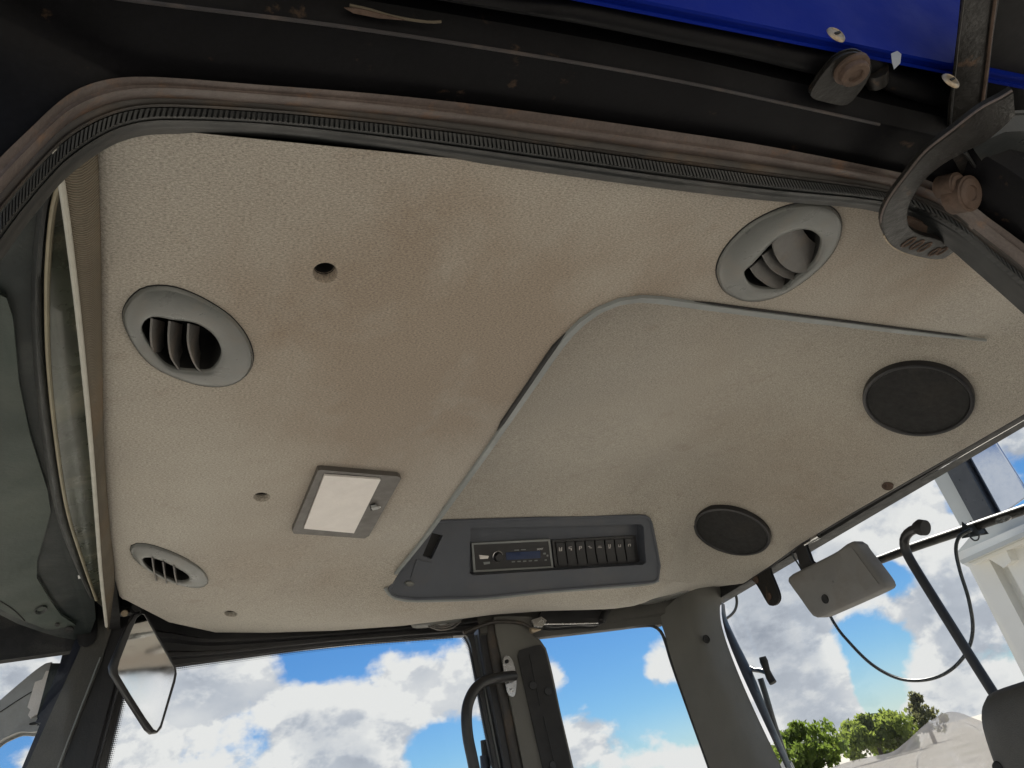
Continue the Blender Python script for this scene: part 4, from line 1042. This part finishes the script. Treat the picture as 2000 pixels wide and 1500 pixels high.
for (a, b, r_) in ((112, 1219, .004), (136, 1228, .008)):
    lathe('plug', P(a, b, z=.577), (r_, 0, 0), (0, r_*2.4, 0), (0, 0, -1), [(1, 0), (1, .002), (.9, .003), (.01, .003)], M['black_matt'], oh, 16)
slab('bird_lime', pl([(152, 1124), (160, 1121), (167, 1123), (160, 1128), (153, 1130)], z=.582), (0, 0, -.001), M['white'], oh, 0)

# windscreen glass: leans forward and down from the header
wsg = [Vector((-.075, .50, .56))+EYE, Vector((-.075, 1.96, .56))+EYE, Vector((-.30, 1.99, -1.0))+EYE, Vector((-.30, .45, -1.0))+EYE]
g = slab('windscreen', wsg, (-.005, 0, 0), M['screen_glass'], None, 0); tag(g, 'clear windscreen glass between the blind and the roof overhang', 'window', kind='thing')

# ------------------------------------------------------------------ right side of the cab
apl = thing('windscreen_pillar', 'speckled dark grey windscreen pillar at the far front corner', 'pillar', P(130, 1400, y=1.96))
slab('pillar_trim', pl([(163, 1262), (176, 1200), (190, 1140), (214, 1150), (222, 1200), (196, 1286), (112, 1502), (70, 1610), (8, 1610), (60, 1490)], y=1.955), (0, .05, 0), M['apillar'], apl, .004)
slab('outer_edge', pl([(150, 1250), (165, 1200), (186, 1140), (192, 1140), (166, 1262), (60, 1500), (12, 1610), (2, 1610), (46, 1500)], y=1.99), (0, .05, 0), M['blueblack'], apl, .003)
slab('hook_trim', plcc([(164, 1262), (152, 1245), (160, 1200), (176, 1150), (192, 1140), (190, 1180), (188, 1225), (182, 1254)], 30, y=1.950), (0, .02, 0), M['black_plastic'], apl, .002)
tube('highlight_line', plc([(196, 1284), (175, 1338), (140, 1428), (112, 1502), (90, 1560)], 20, y=1.952), .0017, M['trim'], apl, 6)  # pale bead standing in for a thin highlight down the pillar
slab('reveal', pl([(196, 1288), (222, 1200), (236, 1188), (250, 1215), (232, 1288), (175, 1502), (130, 1640), (80, 1610), (113, 1502)], y=1.962), (0, .05, 0), M['doorframe'], apl, .004)

door = thing('right_door', 'far side cab door with dark frame and dotted glass border', 'door', P(600, 1300, y=1.98))
# frame: upper rail and front rail as stepped sections
hu = cr([(238, 1182), (330, 1205), (420, 1230), (650, 1228), (900, 1206), (960, 1196)], 40)
hl = cr([(244, 1312), (330, 1299), (420, 1287), (650, 1258), (890, 1240), (925, 1238)], 40)
ua = [P(a, b, y=1.975) for a, b in hu]; la = [P(a, b, y=1.975) for a, b in hl]
sec = [(0, 0, .12), (0, 0, 0), (.32, 0, 0), (.38, -.012, 0), (.48, -.012, 0), (.53, .004, 0), (.70, .004, 0), (.76, -.006, 0), (.84, -.006, 0), (.88, .006, 0), (1.0, .006, 0), (1.0, .03, 0)]
loft('upper_rail', [[a.lerp(b, u)+Vector((0, dy, dz)) for a, b in zip(ua, la)] for u, dy, dz in sec], M['doorframe'], door, angle=25)
fl = cr([(232, 1240), (228, 1300), (175, 1502), (140, 1640)], 30); fr_ = cr([(262, 1270), (246, 1330), (204, 1502), (172, 1640)], 30)
fa = [P(a, b, y=1.975) for a, b in fl]; fb = [P(a, b, y=1.975) for a, b in fr_]
sec2 = [(0, .01), (.15, -.004), (.35, -.004), (.42, -.012), (.55, -.012), (.6, .004), (1.0, .006), (1.0, .03)]
loft('front_rail', [[a.lerp(b, u)+Vector((0, dy, 0)) for a, b in zip(fa, fb)] for u, dy in sec2], M['doorframe'], door, angle=25)
bu = cr([(905, 1236), (916, 1248), (925, 1290), (945, 1400), (966, 1502), (985, 1600)], 30); bl_ = cr([(925, 1236), (928, 1250), (936, 1300), (953, 1400), (974, 1502), (992, 1600)], 30)
loft('rear_rail', [[P(a, b, y=1.985)+Vector((0, dy, 0)) for a, b in cc] for cc, dy in ((bu, .02), (bu, 0), (bl_, 0), (bl_, .02))], M['doorframe'], door, angle=25)
gl = [P(a, b, y=1.99) for a, b in [(246, 1306), (915, 1236), (926, 1260), (985, 1600), (172, 1640), (240, 1330)]]
slab('pane', gl, (0, .004, 0), M['glass'], door, 0)
fy = 1.9885
def frit(inner, outer_):
    i_ = [P(a, b, y=fy) for a, b in inner]; o_ = [P(a, b, y=fy) for a, b in outer_]
    rows = [[a.lerp(b, f) for a, b in zip(i_, o_)] for f in (0, .5, 1)]
    return loft('frit_border', rows, M['frit'], door, smooth=False, uv=260.0)
frit(cr([(250, 1309), (330, 1299), (420, 1287), (650, 1258), (885, 1239)], 60), cr([(250, 1324), (330, 1314), (420, 1301), (650, 1270), (885, 1250)], 60))
frit(cr([(246, 1330), (204, 1502), (172, 1640)], 40), cr([(258, 1330), (217, 1502), (186, 1640)], 40))
frit(cr([(908, 1242), (920, 1270), (945, 1400), (966, 1502), (985, 1600)], 40), cr([(900, 1248), (913, 1274), (937, 1400), (958, 1502), (977, 1600)], 40))
tube('wiper_rod', [P(945, 1446, y=2.03), P(948, 1478, y=2.03)], .0085, M['black_matt'], door, 12)
tube('wiper_motor', [P(947, 1476, y=2.03), P(951, 1530, y=2.03)], .0125, M['blueblack'], door, 12)

bp_ = thing('door_pillar', 'grey trimmed door pillar with inset black panel between the right windows', 'pillar', P(1020, 1380, y=1.94))
def vstrip(name, L0, R0, m, y, dep, par, n=24, angle=30):
    A_ = [P(a, b, y=y) for a, b in cr(L0, n)]; B_ = [P(a, b, y=y) for a, b in cr(R0, n)]
    return loft(name, [[p+Vector((0, .04, 0)) for p in A_], [p+Vector((0, .003, 0)) for p in A_], [p.lerp(q, .12)+Vector((0, -dep*.6, 0)) for p, q in zip(A_, B_)], [p.lerp(q, .5)+Vector((0, -dep, 0)) for p, q in zip(A_, B_)], [p.lerp(q, .88)+Vector((0, -dep*.6, 0)) for p, q in zip(A_, B_)], [p+Vector((0, .003, 0)) for p in B_], [p+Vector((0, .04, 0)) for p in B_]], m, par, angle=angle)
vstrip('light_strip', [(928, 1240), (936, 1290), (954, 1400), (974, 1502), (994, 1600)], [(935, 1240), (944, 1290), (965, 1400), (985, 1502), (1004, 1600)], M['trim'], 1.992, .001, bp_)
vstrip('black_channel', [(934, 1225), (944, 1290), (965, 1400), (985, 1502), (1004, 1600)], [(950, 1222), (962, 1290), (985, 1400), (1004, 1502), (1022, 1600)], M['black_plastic'], 1.97, .002, bp_)
vstrip('door_rubber', [(948, 1215), (960, 1290), (983, 1400), (1002, 1502), (1020, 1600)], [(968, 1215), (982, 1290), (1004, 1400), (1025, 1502), (1044, 1600)], M['groove'], 1.962, .010, bp_, angle=60)
trim_l = [(966, 1205), (970, 1235), (982, 1290), (1004, 1400), (1025, 1502), (1044, 1600)]
trim_r = [(1040, 1205), (1042, 1240), (1066, 1262), (1098, 1400), (1122, 1502), (1146, 1600)]
vstrip('trim', trim_l, trim_r, M['pillar'], 1.945, .006, bp_, angle=60)
slab('inset_panel', plcc([(1012, 1278), (1014, 1272), (1056, 1260), (1062, 1266), (1090, 1385), (1116, 1502), (1138, 1600), (1086, 1600), (1062, 1502), (1036, 1388)], 60, y=1.934), (0, .012, 0), M['black_matt'], bp_, .0015)
for (a, b, r_) in ((1040, 1339, .0095), (1070, 1350, .0095), (1079, 1494, .008)):
    lathe('round_plug', P(a, b, y=1.933), (r_, 0, 0), (0, 0, r_*1.05), (0, -1, 0), [(1, -.003), (1, .0015), (.9, .0025), (.01, .0025)], M['black_plastic'], bp_, 24)
for (a, b, c, d) in ((1034, 1278, 1055, 1378), (1062, 1400, 1085, 1500)):
    tube('rib', [P(a, b, y=1.933), P(c, d, y=1.933)], .0012, M['black_plastic'], bp_, 5)

gh = thing('grab_handle', 'bent black tubular grab handle with bright mounting plate on the door pillar', 'grab handle', P(990, 1320, y=1.93))
slab('mounting_plate', plcc([(983, 1292), (986, 1283), (992, 1281), (999, 1288), (1005, 1305), (1008, 1330), (1007, 1350), (1003, 1360), (996, 1358), (990, 1345), (986, 1318)], 36, y=1.930), (0, .004, 0), M['steel'], gh, .0008)
hp = cr([(1003, 1320, 1.925), (985, 1322, 1.90), (962, 1326, 1.87), (942, 1333, 1.86), (925, 1350, 1.855), (914, 1375, 1.855), (911, 1402, 1.855), (914, 1440, 1.858), (922, 1480, 1.86), (930, 1520, 1.862), (945, 1600, 1.866)], 50)
tube('tube', [P(a, b, y=c) for a, b, c in hp], .0125, M['black_plastic'], gh, 16)
for (a, b) in ((990, 1292), (1000, 1348)):
    lathe('bolt', P(a, b, y=1.929), (.004, 0, 0), (0, 0, .004), (0, -1, 0), [(1.2, 0), (1.2, .001), (1, .0015), (1, .004), (.8, .005), (.01, .005)], M['steel'] if b > 1300 else M['dark'], gh, 12)

hdr = thing('window_header', 'dark grey header above the rear side window with latch fittings', 'window frame', P(1180, 1205, y=1.95))
wu = cr([(930, 1200), (1010, 1190), (1080, 1183), (1180, 1172), (1250, 1162), (1340, 1145), (1400, 1128)], 40)
wlo = cr([(940, 1250), (1010, 1246), (1046, 1244), (1120, 1236), (1200, 1227), (1258, 1220), (1300, 1218)], 40)
u_ = [P(a, b, y=1.965) for a, b in wu]; l_ = [P(a, b, y=1.965) for a, b in wlo]
loft('header', [[a.lerp(b, f)+Vector((0, dy, dz)) for a, b in zip(u_, l_)] for f, dy, dz in ((0, 0, .1), (0, 0, 0), (.5, -.006, 0), (.75, -.004, 0), (.80, .004, 0), (1.0, .006, 0), (1.0, .03, 0))], M['apillar'], hdr, angle=40)
slab('latch_housing', plcc([(1062, 1192), (1100, 1189), (1180, 1187), (1192, 1190), (1182, 1206), (1172, 1218), (1130, 1219), (1074, 1222), (1060, 1212)], 36, y=1.935), (0, .03, 0), M['black_plastic'], hdr, .004)
tube('latch_rod', [P(1062, 1219, y=1.93), P(1110, 1218.5, y=1.93), P(1168, 1217, y=1.93)], .0022, M['steel'], hdr, 8)
tube('latch_spring', [P(1176, 1213, y=1.93), P(1184, 1196, y=1.93)], .009, M['black_matt'], hdr, 12)
tube('latch_pin', [P(1036, 1232, y=1.925), P(1041, 1231, y=1.925), P(1044, 1231, y=1.925), P(1056, 1230, y=1.925)], .006, M['screw'], hdr, 10, [.007, .0075, .0055, .001])
slab('latch_clip', pl([(1040, 1212), (1058, 1206), (1066, 1212), (1060, 1222), (1044, 1222)], y=1.927), (0, .008, 0), M['steel'], hdr, .002)
tube('loom', plc([(905, 1236), (930, 1226), (958, 1216), (990, 1214), (1020, 1218), (1036, 1226)], 24, y=1.935), .005, M['groove'], hdr, 8)

qg = thing('rear_side_window', 'rear side window pane with rounded corners between the grey pillars', 'window', P(1200, 1350, y=1.98))
qp = [(1030, 1240), (1120, 1232), (1262, 1214), (1300, 1218), (1320, 1260), (1395, 1502), (1420, 1600), (1130, 1600)]
slab('pane', pl(qp, y=1.985), (0, .004, 0), M['glass'], qg, 0)
# dark rubber round the clear opening
op = cr([(1044, 1243), (1060, 1242), (1120, 1234), (1200, 1225), (1255, 1221), (1276, 1223), (1290, 1233), (1299, 1252), (1312, 1295), (1350, 1402), (1386, 1502), (1412, 1580)], 70)
tube('rubber', [P(a, b, y=1.978) for a, b in op], .0045, M['rubber'], qg, 8)

cp = thing('rear_pillar', 'broad grey rear pillar trim with a round plug hole', 'pillar', P(1400, 1350, y=1.94))
c0 = cr([(1285, 1200), (1298, 1238), (1312, 1290), (1350, 1400), (1387, 1502), (1422, 1600)], 40)
c1 = cr([(1325, 1165), (1334, 1238), (1352, 1290), (1394, 1400), (1434, 1502), (1472, 1600)], 40)
c2 = cr([(1360, 1150), (1376, 1238), (1396, 1290), (1444, 1400), (1492, 1502), (1536, 1600)], 40)
c3 = cr([(1445, 1136), (1414, 1162), (1406, 1190), (1413, 1235), (1440, 1310), (1477, 1395), (1528, 1502), (1574, 1600)], 40)
def cy(c, y): return [P(a, b, y=y) for a, b in c]
loft('trim', [cy(c0, 2.0), cy(c0, 1.972), [a.lerp(b, .5) for a, b in zip(cy(c0, 1.962), cy(c1, 1.948))], cy(c1, 1.94), [a.lerp(b, .5)+Vector((0, -.006, 0)) for a, b in zip(cy(c1, 1.935), cy(c2, 1.925))], cy(c2, 1.925), [a.lerp(b, .6)+Vector((.0, -.002, 0)) for a, b in zip(cy(c2, 1.93), cy(c3, 1.95))], cy(c3, 1.955)], M['pillar'], cp, angle=70)
lathe('plug_hole', P(1380, 1248, y=1.913), (.009, .0, 0), (0, 0, .010), (0, -1, 0), [(1.15, -.002), (1.1, .001), (1, .0012), (.9, -.0005), (.01, -.001)], M['dark'], cp, 20)

# ------------------------------------------------------------------ rear window and what is fixed around it
RX = XR+.03
rw = thing('rear_window', 'large rear window pane with blue-black frame edge', 'window', Vector((RX, 1.3, EZ-.2)))
slab('pane', [Vector(p)+EYE for p in ((RX, .40, .44), (RX, 1.955, .46), (RX, 1.98, -.9), (RX, .40, -.9))], (.004, 0, 0), M['glass'], rw, 0)
fe0 = cr([(1409, 1175), (1410, 1205), (1420, 1245), (1446, 1310), (1485, 1395), (1532, 1495), (1580, 1600)], 40)
fe1 = cr([(1412, 1178), (1416, 1205), (1434, 1245), (1466, 1310), (1500, 1395), (1543, 1495), (1590, 1600)], 40)
y_ = 1.957
loft('frame_edge', [[p+Vector((.02, .02, 0)) for p in cy(fe0, y_)], cy(fe0, y_), [a.lerp(b, .45)+Vector((-.004, -.004, 0)) for a, b in zip(cy(fe0, y_), cy(fe1, y_))], cy(fe1, y_), [p+Vector((.02, .02, 0)) for p in cy(fe1, y_)]], M['blueblack'], rw, angle=50)

def at_x(pts, x, n=None): return plc(pts, n, x=x) if n else pl(pts, x=x)
gs = thing('gas_strut', 'thin black gas strut with knuckle fitting at the rear window edge', 'gas strut', P(1495, 1310, x=1.56))
tube('rod', at_x([(1485, 1325), (1496, 1360), (1512, 1415), (1530, 1470), (1548, 1530), (1575, 1610)], 1.57, 20), .0085, M['black_plastic'], gs, 12)
tube('knuckle', at_x([(1489, 1283), (1492, 1292), (1498, 1310), (1503, 1322), (1510, 1334)], 1.56), .0105, M['black_matt'], gs, 12, [.0095, .0115, .0088, .0105, .0105])
tube('ball_stud', at_x([(1458, 1307), (1468, 1306), (1476, 1309), (1484, 1309), (1494, 1312)], 1.56), .006, M['blueblack'], gs, 10, [.009, .009, .006, .0075, .007])
slab('white_tip', at_x([(1524, 1495), (1528, 1489), (1540, 1490), (1545, 1500), (1548, 1520), (1530, 1520)], 1.55), (.01, 0, 0), M['white'], gs, .002)

hs = thing('hinge_strap', 'black window hinge strap with two screws hanging below the headliner edge', 'hinge', P(1490, 1140, x=RX-.02))
slab('strap', [P(a, b, x=RX-.02) for a, b in crc([(1461, 1125), (1478, 1112), (1496, 1101), (1504, 1120), (1519, 1158), (1520, 1172), (1513, 1181), (1503, 1181), (1496, 1172), (1486, 1154), (1474, 1136)], 44)], (.008, 0, 0), M['rustpaint'], hs, .002)
for (a, b) in ((1477, 1132), (1502, 1164)):
    lathe('screw', P(a, b, x=RX-.021), (0, .009, 0), (0, 0, .009), (-1, 0, 0), [(1.1, 0), (1.1, .0015), (.9, .003), (.4, .003), (.3, .001), (.01, .001)], M['rust'], hs, 20)
slab('clip', at_x([(1441, 1119), (1452, 1114), (1456, 1121), (1448, 1126)], RX-.025), (.004, 0, 0), M['black_plastic'], hs, .001)

lb = thing('control_box', 'square grey plastic box with a round plug hanging at the rear window', 'box', P(1630, 1140, x=1.50))
bf = crc([(1536, 1136), (1537, 1128), (1544, 1122), (1590, 1099), (1632, 1077), (1652, 1062), (1661, 1058), (1669, 1063), (1674, 1072), (1702, 1108), (1724, 1139), (1725, 1147), (1718, 1153), (1660, 1180), (1628, 1194), (1600, 1206), (1590, 1207), (1582, 1201), (1560, 1170)], 60)
A0 = [P(a, b, x=1.475) for a, b in bf]; ctr = sum(A0, Vector())/len(A0)
rows = [[ctr+(p-ctr)*f+Vector((dx, 0, dz)) for p in A0] for f, dx, dz in ((.02, -.002, 0), (.84, -.002, 0), (.90, -.001, 0), (.965, .002, 0), (.99, .006, 0), (1.0, .012, 0), (1.0, .036, -.003), (.97, .042, -.003), (.02, .042, -.003))]
loft('housing', rows, M['lampbox'], lb, closed=True, angle=60)
slab('side_step', [P(a, b, x=1.4725) for a, b in [(1640, 1080), (1656, 1071), (1664, 1072), (1714, 1140), (1690, 1152)]], (.004, 0, 0), M['lampbox'], lb, .0015)
lathe('plug', P(1611, 1170, x=1.4715), (0, .0105, 0), (0, 0, .0105), (-1, 0, 0), [(1.05, -.001), (1.0, .0008), (.9, .0012), (.7, .0006), (.01, .0006)], M['dark'], lb, 24)
slab('bracket', [P(a, b, x=1.50) for a, b in [(1554, 1070), (1568, 1060), (1574, 1076), (1582, 1098), (1590, 1104), (1570, 1116), (1564, 1106)]], (.012, 0, 0), M['black_plastic'], lb, .003)
tube('thin_wire', at_x([(1546, 1076), (1550, 1088), (1558, 1100), (1566, 1114)], 1.49, 12), .0022, M['cable'], lb, 6)
tube('bolt', at_x([(1572, 1064), (1584, 1057), (1588, 1053), (1600, 1046)], 1.50), .006, M['steel'], lb, 10, [.004, .0045, .0075, .0075])

wc = tube('wire_cable', at_x([(1619, 1198), (1630, 1218), (1650, 1245), (1702, 1297), (1755, 1325), (1807, 1328), (1853, 1311), (1888, 1274), (1900, 1229), (1892, 1171), (1875, 1115), (1867, 1073), (1874, 1048), (1897, 1034)], 1.70, 70), .0042, M['cable'])
tag(wc, 'thin dark cable hanging in a long loop below the grey box', 'cable')
wl2 = tube('wire_loop', at_x([(1890, 1036), (1893, 1046), (1902, 1055), (1910, 1054), (1912, 1046), (1908, 1038)], 1.70, 24), .0018, M['cable'])
tag(wl2, 'tiny wire loop tied to the bar in front of the house', 'wire')
wl3 = tube('wire_cable', at_x([(1424, 1140), (1434, 1154), (1439, 1172), (1437, 1188), (1430, 1199), (1419, 1208)], 1.60, 24), .0042, M['cable'])
tag(wl3, 'short curved cable end behind the top of the grey rear pillar', 'cable')

br = thing('rear_bar', 'black steel bar crossing behind the rear window above the cable', 'bar', P(1850, 1050, x=1.78))
bl0 = [P(a, b, x=1.78) for a, b in cr([(1640, 1118), (1700, 1100), (1780, 1070), (1880, 1036), (2000, 995), (2160, 940)], 30)]
tube('bar', bl0, .0115, M['rustpaint'], br, 12)
slab('clip', at_x([(1880, 1022), (1886, 1028), (1900, 1027), (1912, 1044), (1880, 1050)], 1.765), (.03, 0, 0), M['cable'], br, .002)
slab('chrome_glint', plcc([(1944, 1016), (1965, 1008), (1974, 1010), (1966, 1017), (1948, 1022)], 20, x=1.765), (.004, 0, 0), M['steel'], br, .001)  # bright plate standing in for a chrome reflection on the bar

wh = thing('window_lever', 'bent black tube handle with round knob end across the rear window', 'handle', P(1795, 1030, x=1.45))
tube('tube', at_x([(1796, 1033), (1786, 1034), (1775, 1040), (1767, 1052), (1767, 1068), (1775, 1088), (1800, 1130), (1860, 1226), (1900, 1290), (1942, 1356), (1990, 1430)], 1.45, 60), .0098, M['black_plastic'], wh, 14)
tube('knob', [P(1790, 1032, x=1.448), P(1797, 1030, x=1.448), P(1808, 1031, x=1.448)], .016, M['black_matt'], wh, 20, [.0125, .0165, .0155])

# ------------------------------------------------------------------ seat back with a crumpled plastic film
sb = thing('seat_backrest', 'dark grey moulded seat back shell at the lower right corner', 'seat', P(1990, 1450, x=1.18))
so = crc([(1914, 1400), (1915, 1376), (1921, 1361), (1935, 1351), (1960, 1342), (2000, 1330), (2060, 1318), (2120, 1316), (2150, 1340), (2160, 1420), (2150, 1540), (2100, 1640), (2000, 1640), (1962, 1560), (1944, 1502), (1930, 1462), (1920, 1430)], 70)
S0 = [P(a, b, x=1.16) for a, b in so]; ctr = sum(S0, Vector())/len(S0)
loft('shell', [[ctr+(p-ctr)*f+Vector((dx, 0, 0)) for p in S0] for f, dx in ((.02, -.022), (.55, -.020), (.8, -.015), (.93, -.006), (.99, .006), (1.0, .02), (.98, .06), (.02, .07))], M['apillar'], sb, closed=True, angle=60)
tube('crease', [P(a, b, x=1.150) for a, b in cr([(1932, 1416), (1955, 1400), (1985, 1388), (2020, 1380), (2060, 1376)], 20)], .0025, M['black_matt'], sb, 8)
for (a, b) in ((1986, 1482), (1952, 1500)):
    lathe('bolt', P(a, b, x=1.146), (0, .009, 0), (0, 0, .009), (-1, 0, 0), [(1.1, 0), (1.1, .002), (1, .004), (.7, .005), (.01, .004)], M['dark'], sb, 18)
top = cr([(1560, 1530), (1622, 1500), (1660, 1487), (1699, 1478), (1741, 1469), (1768, 1450), (1790, 1430), (1808, 1414), (1825, 1403), (1840, 1394), (1856, 1390), (1877, 1393), (1900, 1402), (1925, 1412), (1960, 1430)], 70)
bot = cr([(1560, 1640), (1700, 1640), (1850, 1640), (2010, 1640)], 70)
rows = []
for i, f in enumerate(np.linspace(0, 1, 34)):
    row = []
    for k in range(70):
        p = P(*top[k], x=1.33).lerp(P(*bot[k], x=1.24), f)
        w = min(1, f*6)
        rr = .010*math.sin(k*.33+5*f+2*math.sin(k*.17))+.006*math.sin(k*.62-9*f)+.016*abs(math.sin(k*.16+3.5*f+1.2*math.sin(f*6)))+.010*abs(math.sin(k*.05-7*f))
        row.append(p+Vector((rr*w-.05*math.sin(min(1, f)*1.5), 0, rr*.3*w)))
    rows.append(row)
fm = loft('plastic_film', rows, M['film'], None, smooth=True, angle=80)
tag(fm, 'crumpled clear plastic film draped over the seat next to its back', 'plastic film')

# ------------------------------------------------------------------ interior mirror at the far front corner
mi = thing('interior_mirror', 'angular interior mirror in a thin black frame on a ball bracket', 'mirror', P(268, 1185, y=1.80))
mo = [(277, 1196), (283, 1196), (312, 1246), (344, 1302), (346, 1316), (343, 1332), (316, 1422), (308, 1431), (294, 1433), (284, 1424), (252, 1374), (215, 1314), (213, 1300), (219, 1284), (246, 1222), (262, 1198)]
mg = [(277, 1199), (282, 1201), (308, 1248), (339, 1303), (341, 1316), (338, 1330), (313, 1416), (306, 1427), (300, 1424), (284, 1402), (256, 1358), (232, 1318), (230, 1306), (234, 1290), (254, 1238), (268, 1206)]
MC = np.array(rel(P(285, 1310, y=1.80)))
din = MC/np.linalg.norm(MC)
tgt = np.array([0.50, .43, .545]); dout = tgt-MC; dout /= np.linalg.norm(dout)
MN = dout-din; MN /= np.linalg.norm(MN)
fo_ = [P(a, b, n=MN, q=MC) for a, b in mo]; gi_ = [P(a, b, n=MN, q=MC) for a, b in mg]
mn = Vector(MN)
loft('frame', [[p-mn*.016 for p in fo_], [p-mn*.002 for p in fo_], [p.lerp(q, .2)+mn*.0015 for p, q in zip(fo_, gi_)], [p.lerp(q, .85)+mn*.0015 for p, q in zip(fo_, gi_)], gi_, [p-mn*.002 for p in gi_]], M['black_plastic'], mi, closed=True, angle=50)
ctr = sum(fo_, Vector())/len(fo_)
loft('back', [[p-mn*.015 for p in fo_], [ctr+(p-ctr)*.8-mn*.024 for p in fo_], [ctr+(p-ctr)*.02-mn*.026 for p in fo_]], M['black_plastic'], mi, closed=True)
V = [p-mn*.0012 for p in gi_]
obj('glass', V, [tuple(range(len(V)))], M['mirror'], mi)
tube('bracket', [P(a, b, y=c) for a, b, c in ((240, 1198, 1.84), (254, 1194, 1.82), (266, 1186, 1.81), (271, 1180, 1.80))], .008, M['black_plastic'], mi, 12)
tube('ball', [P(268, 1183, y=1.795), P(270, 1183, y=1.775)], .012, M['black_matt'], mi, 16, [.0125, .0115])
tube('clamp', [P(257, 1195, y=1.80), P(262, 1190, y=1.785)], .009, M['black_plastic'], mi, 12)
tube('screw', [P(246, 1197, y=1.80), P(243, 1198, y=1.785)], .0065, M['screw'], mi, 12)
tube('stalk', [P(268, 1190, y=1.80), P(264, 1202, y=1.81), P(258, 1214, y=1.825)], .008, M['black_plastic'], mi, 12)

# ------------------------------------------------------------------ lamp arm outside the windscreen pillar
la_ = thing('marker_lamp', 'grey front marker lamp arm outside the windscreen pillar', 'lamp', P(60, 1370, y=2.12))
slab('arm', plcc([(-80, 1448), (0, 1374), (40, 1339), (78, 1308), (97, 1298), (101, 1310), (92, 1360), (82, 1412), (70, 1424), (40, 1424), (18, 1432), (-6, 1446), (-60, 1500)], 60, y=2.12), (0, .05, 0), M['white_plastic'], la_, .008, bseg=4)
slab('lens_plate', pl([(70, 1333), (84, 1328), (91, 1312), (96, 1312), (78, 1390), (60, 1400), (57, 1396), (62, 1385), (56, 1380)], y=2.112), (0, .006, 0), M['lens'], la_, .002)
slab('backplate', pl([(101, 1297), (117, 1297), (112, 1330), (88, 1400), (74, 1400)], y=2.10), (0, .05, 0), M['overhang_dark'], la_, .002)
slab('upper_flange', pl([(124, 1277), (146, 1276), (138, 1300), (84, 1410), (72, 1410), (118, 1300)], y=2.09), (0, .03, 0), M['blueblack'], la_, .002)
tube('seam', plc([(0, 1391), (30, 1371), (62, 1351)], 8, y=2.118), .0012, M['dark'], la_, 5)
lathe('socket', P(67, 1413, y=2.117), (.010, 0, 0), (0, 0, .003), (0, -1, 0), [(1, 0), (1, .002), (.8, .001), (.01, .001)], M['dark'], la_, 14)
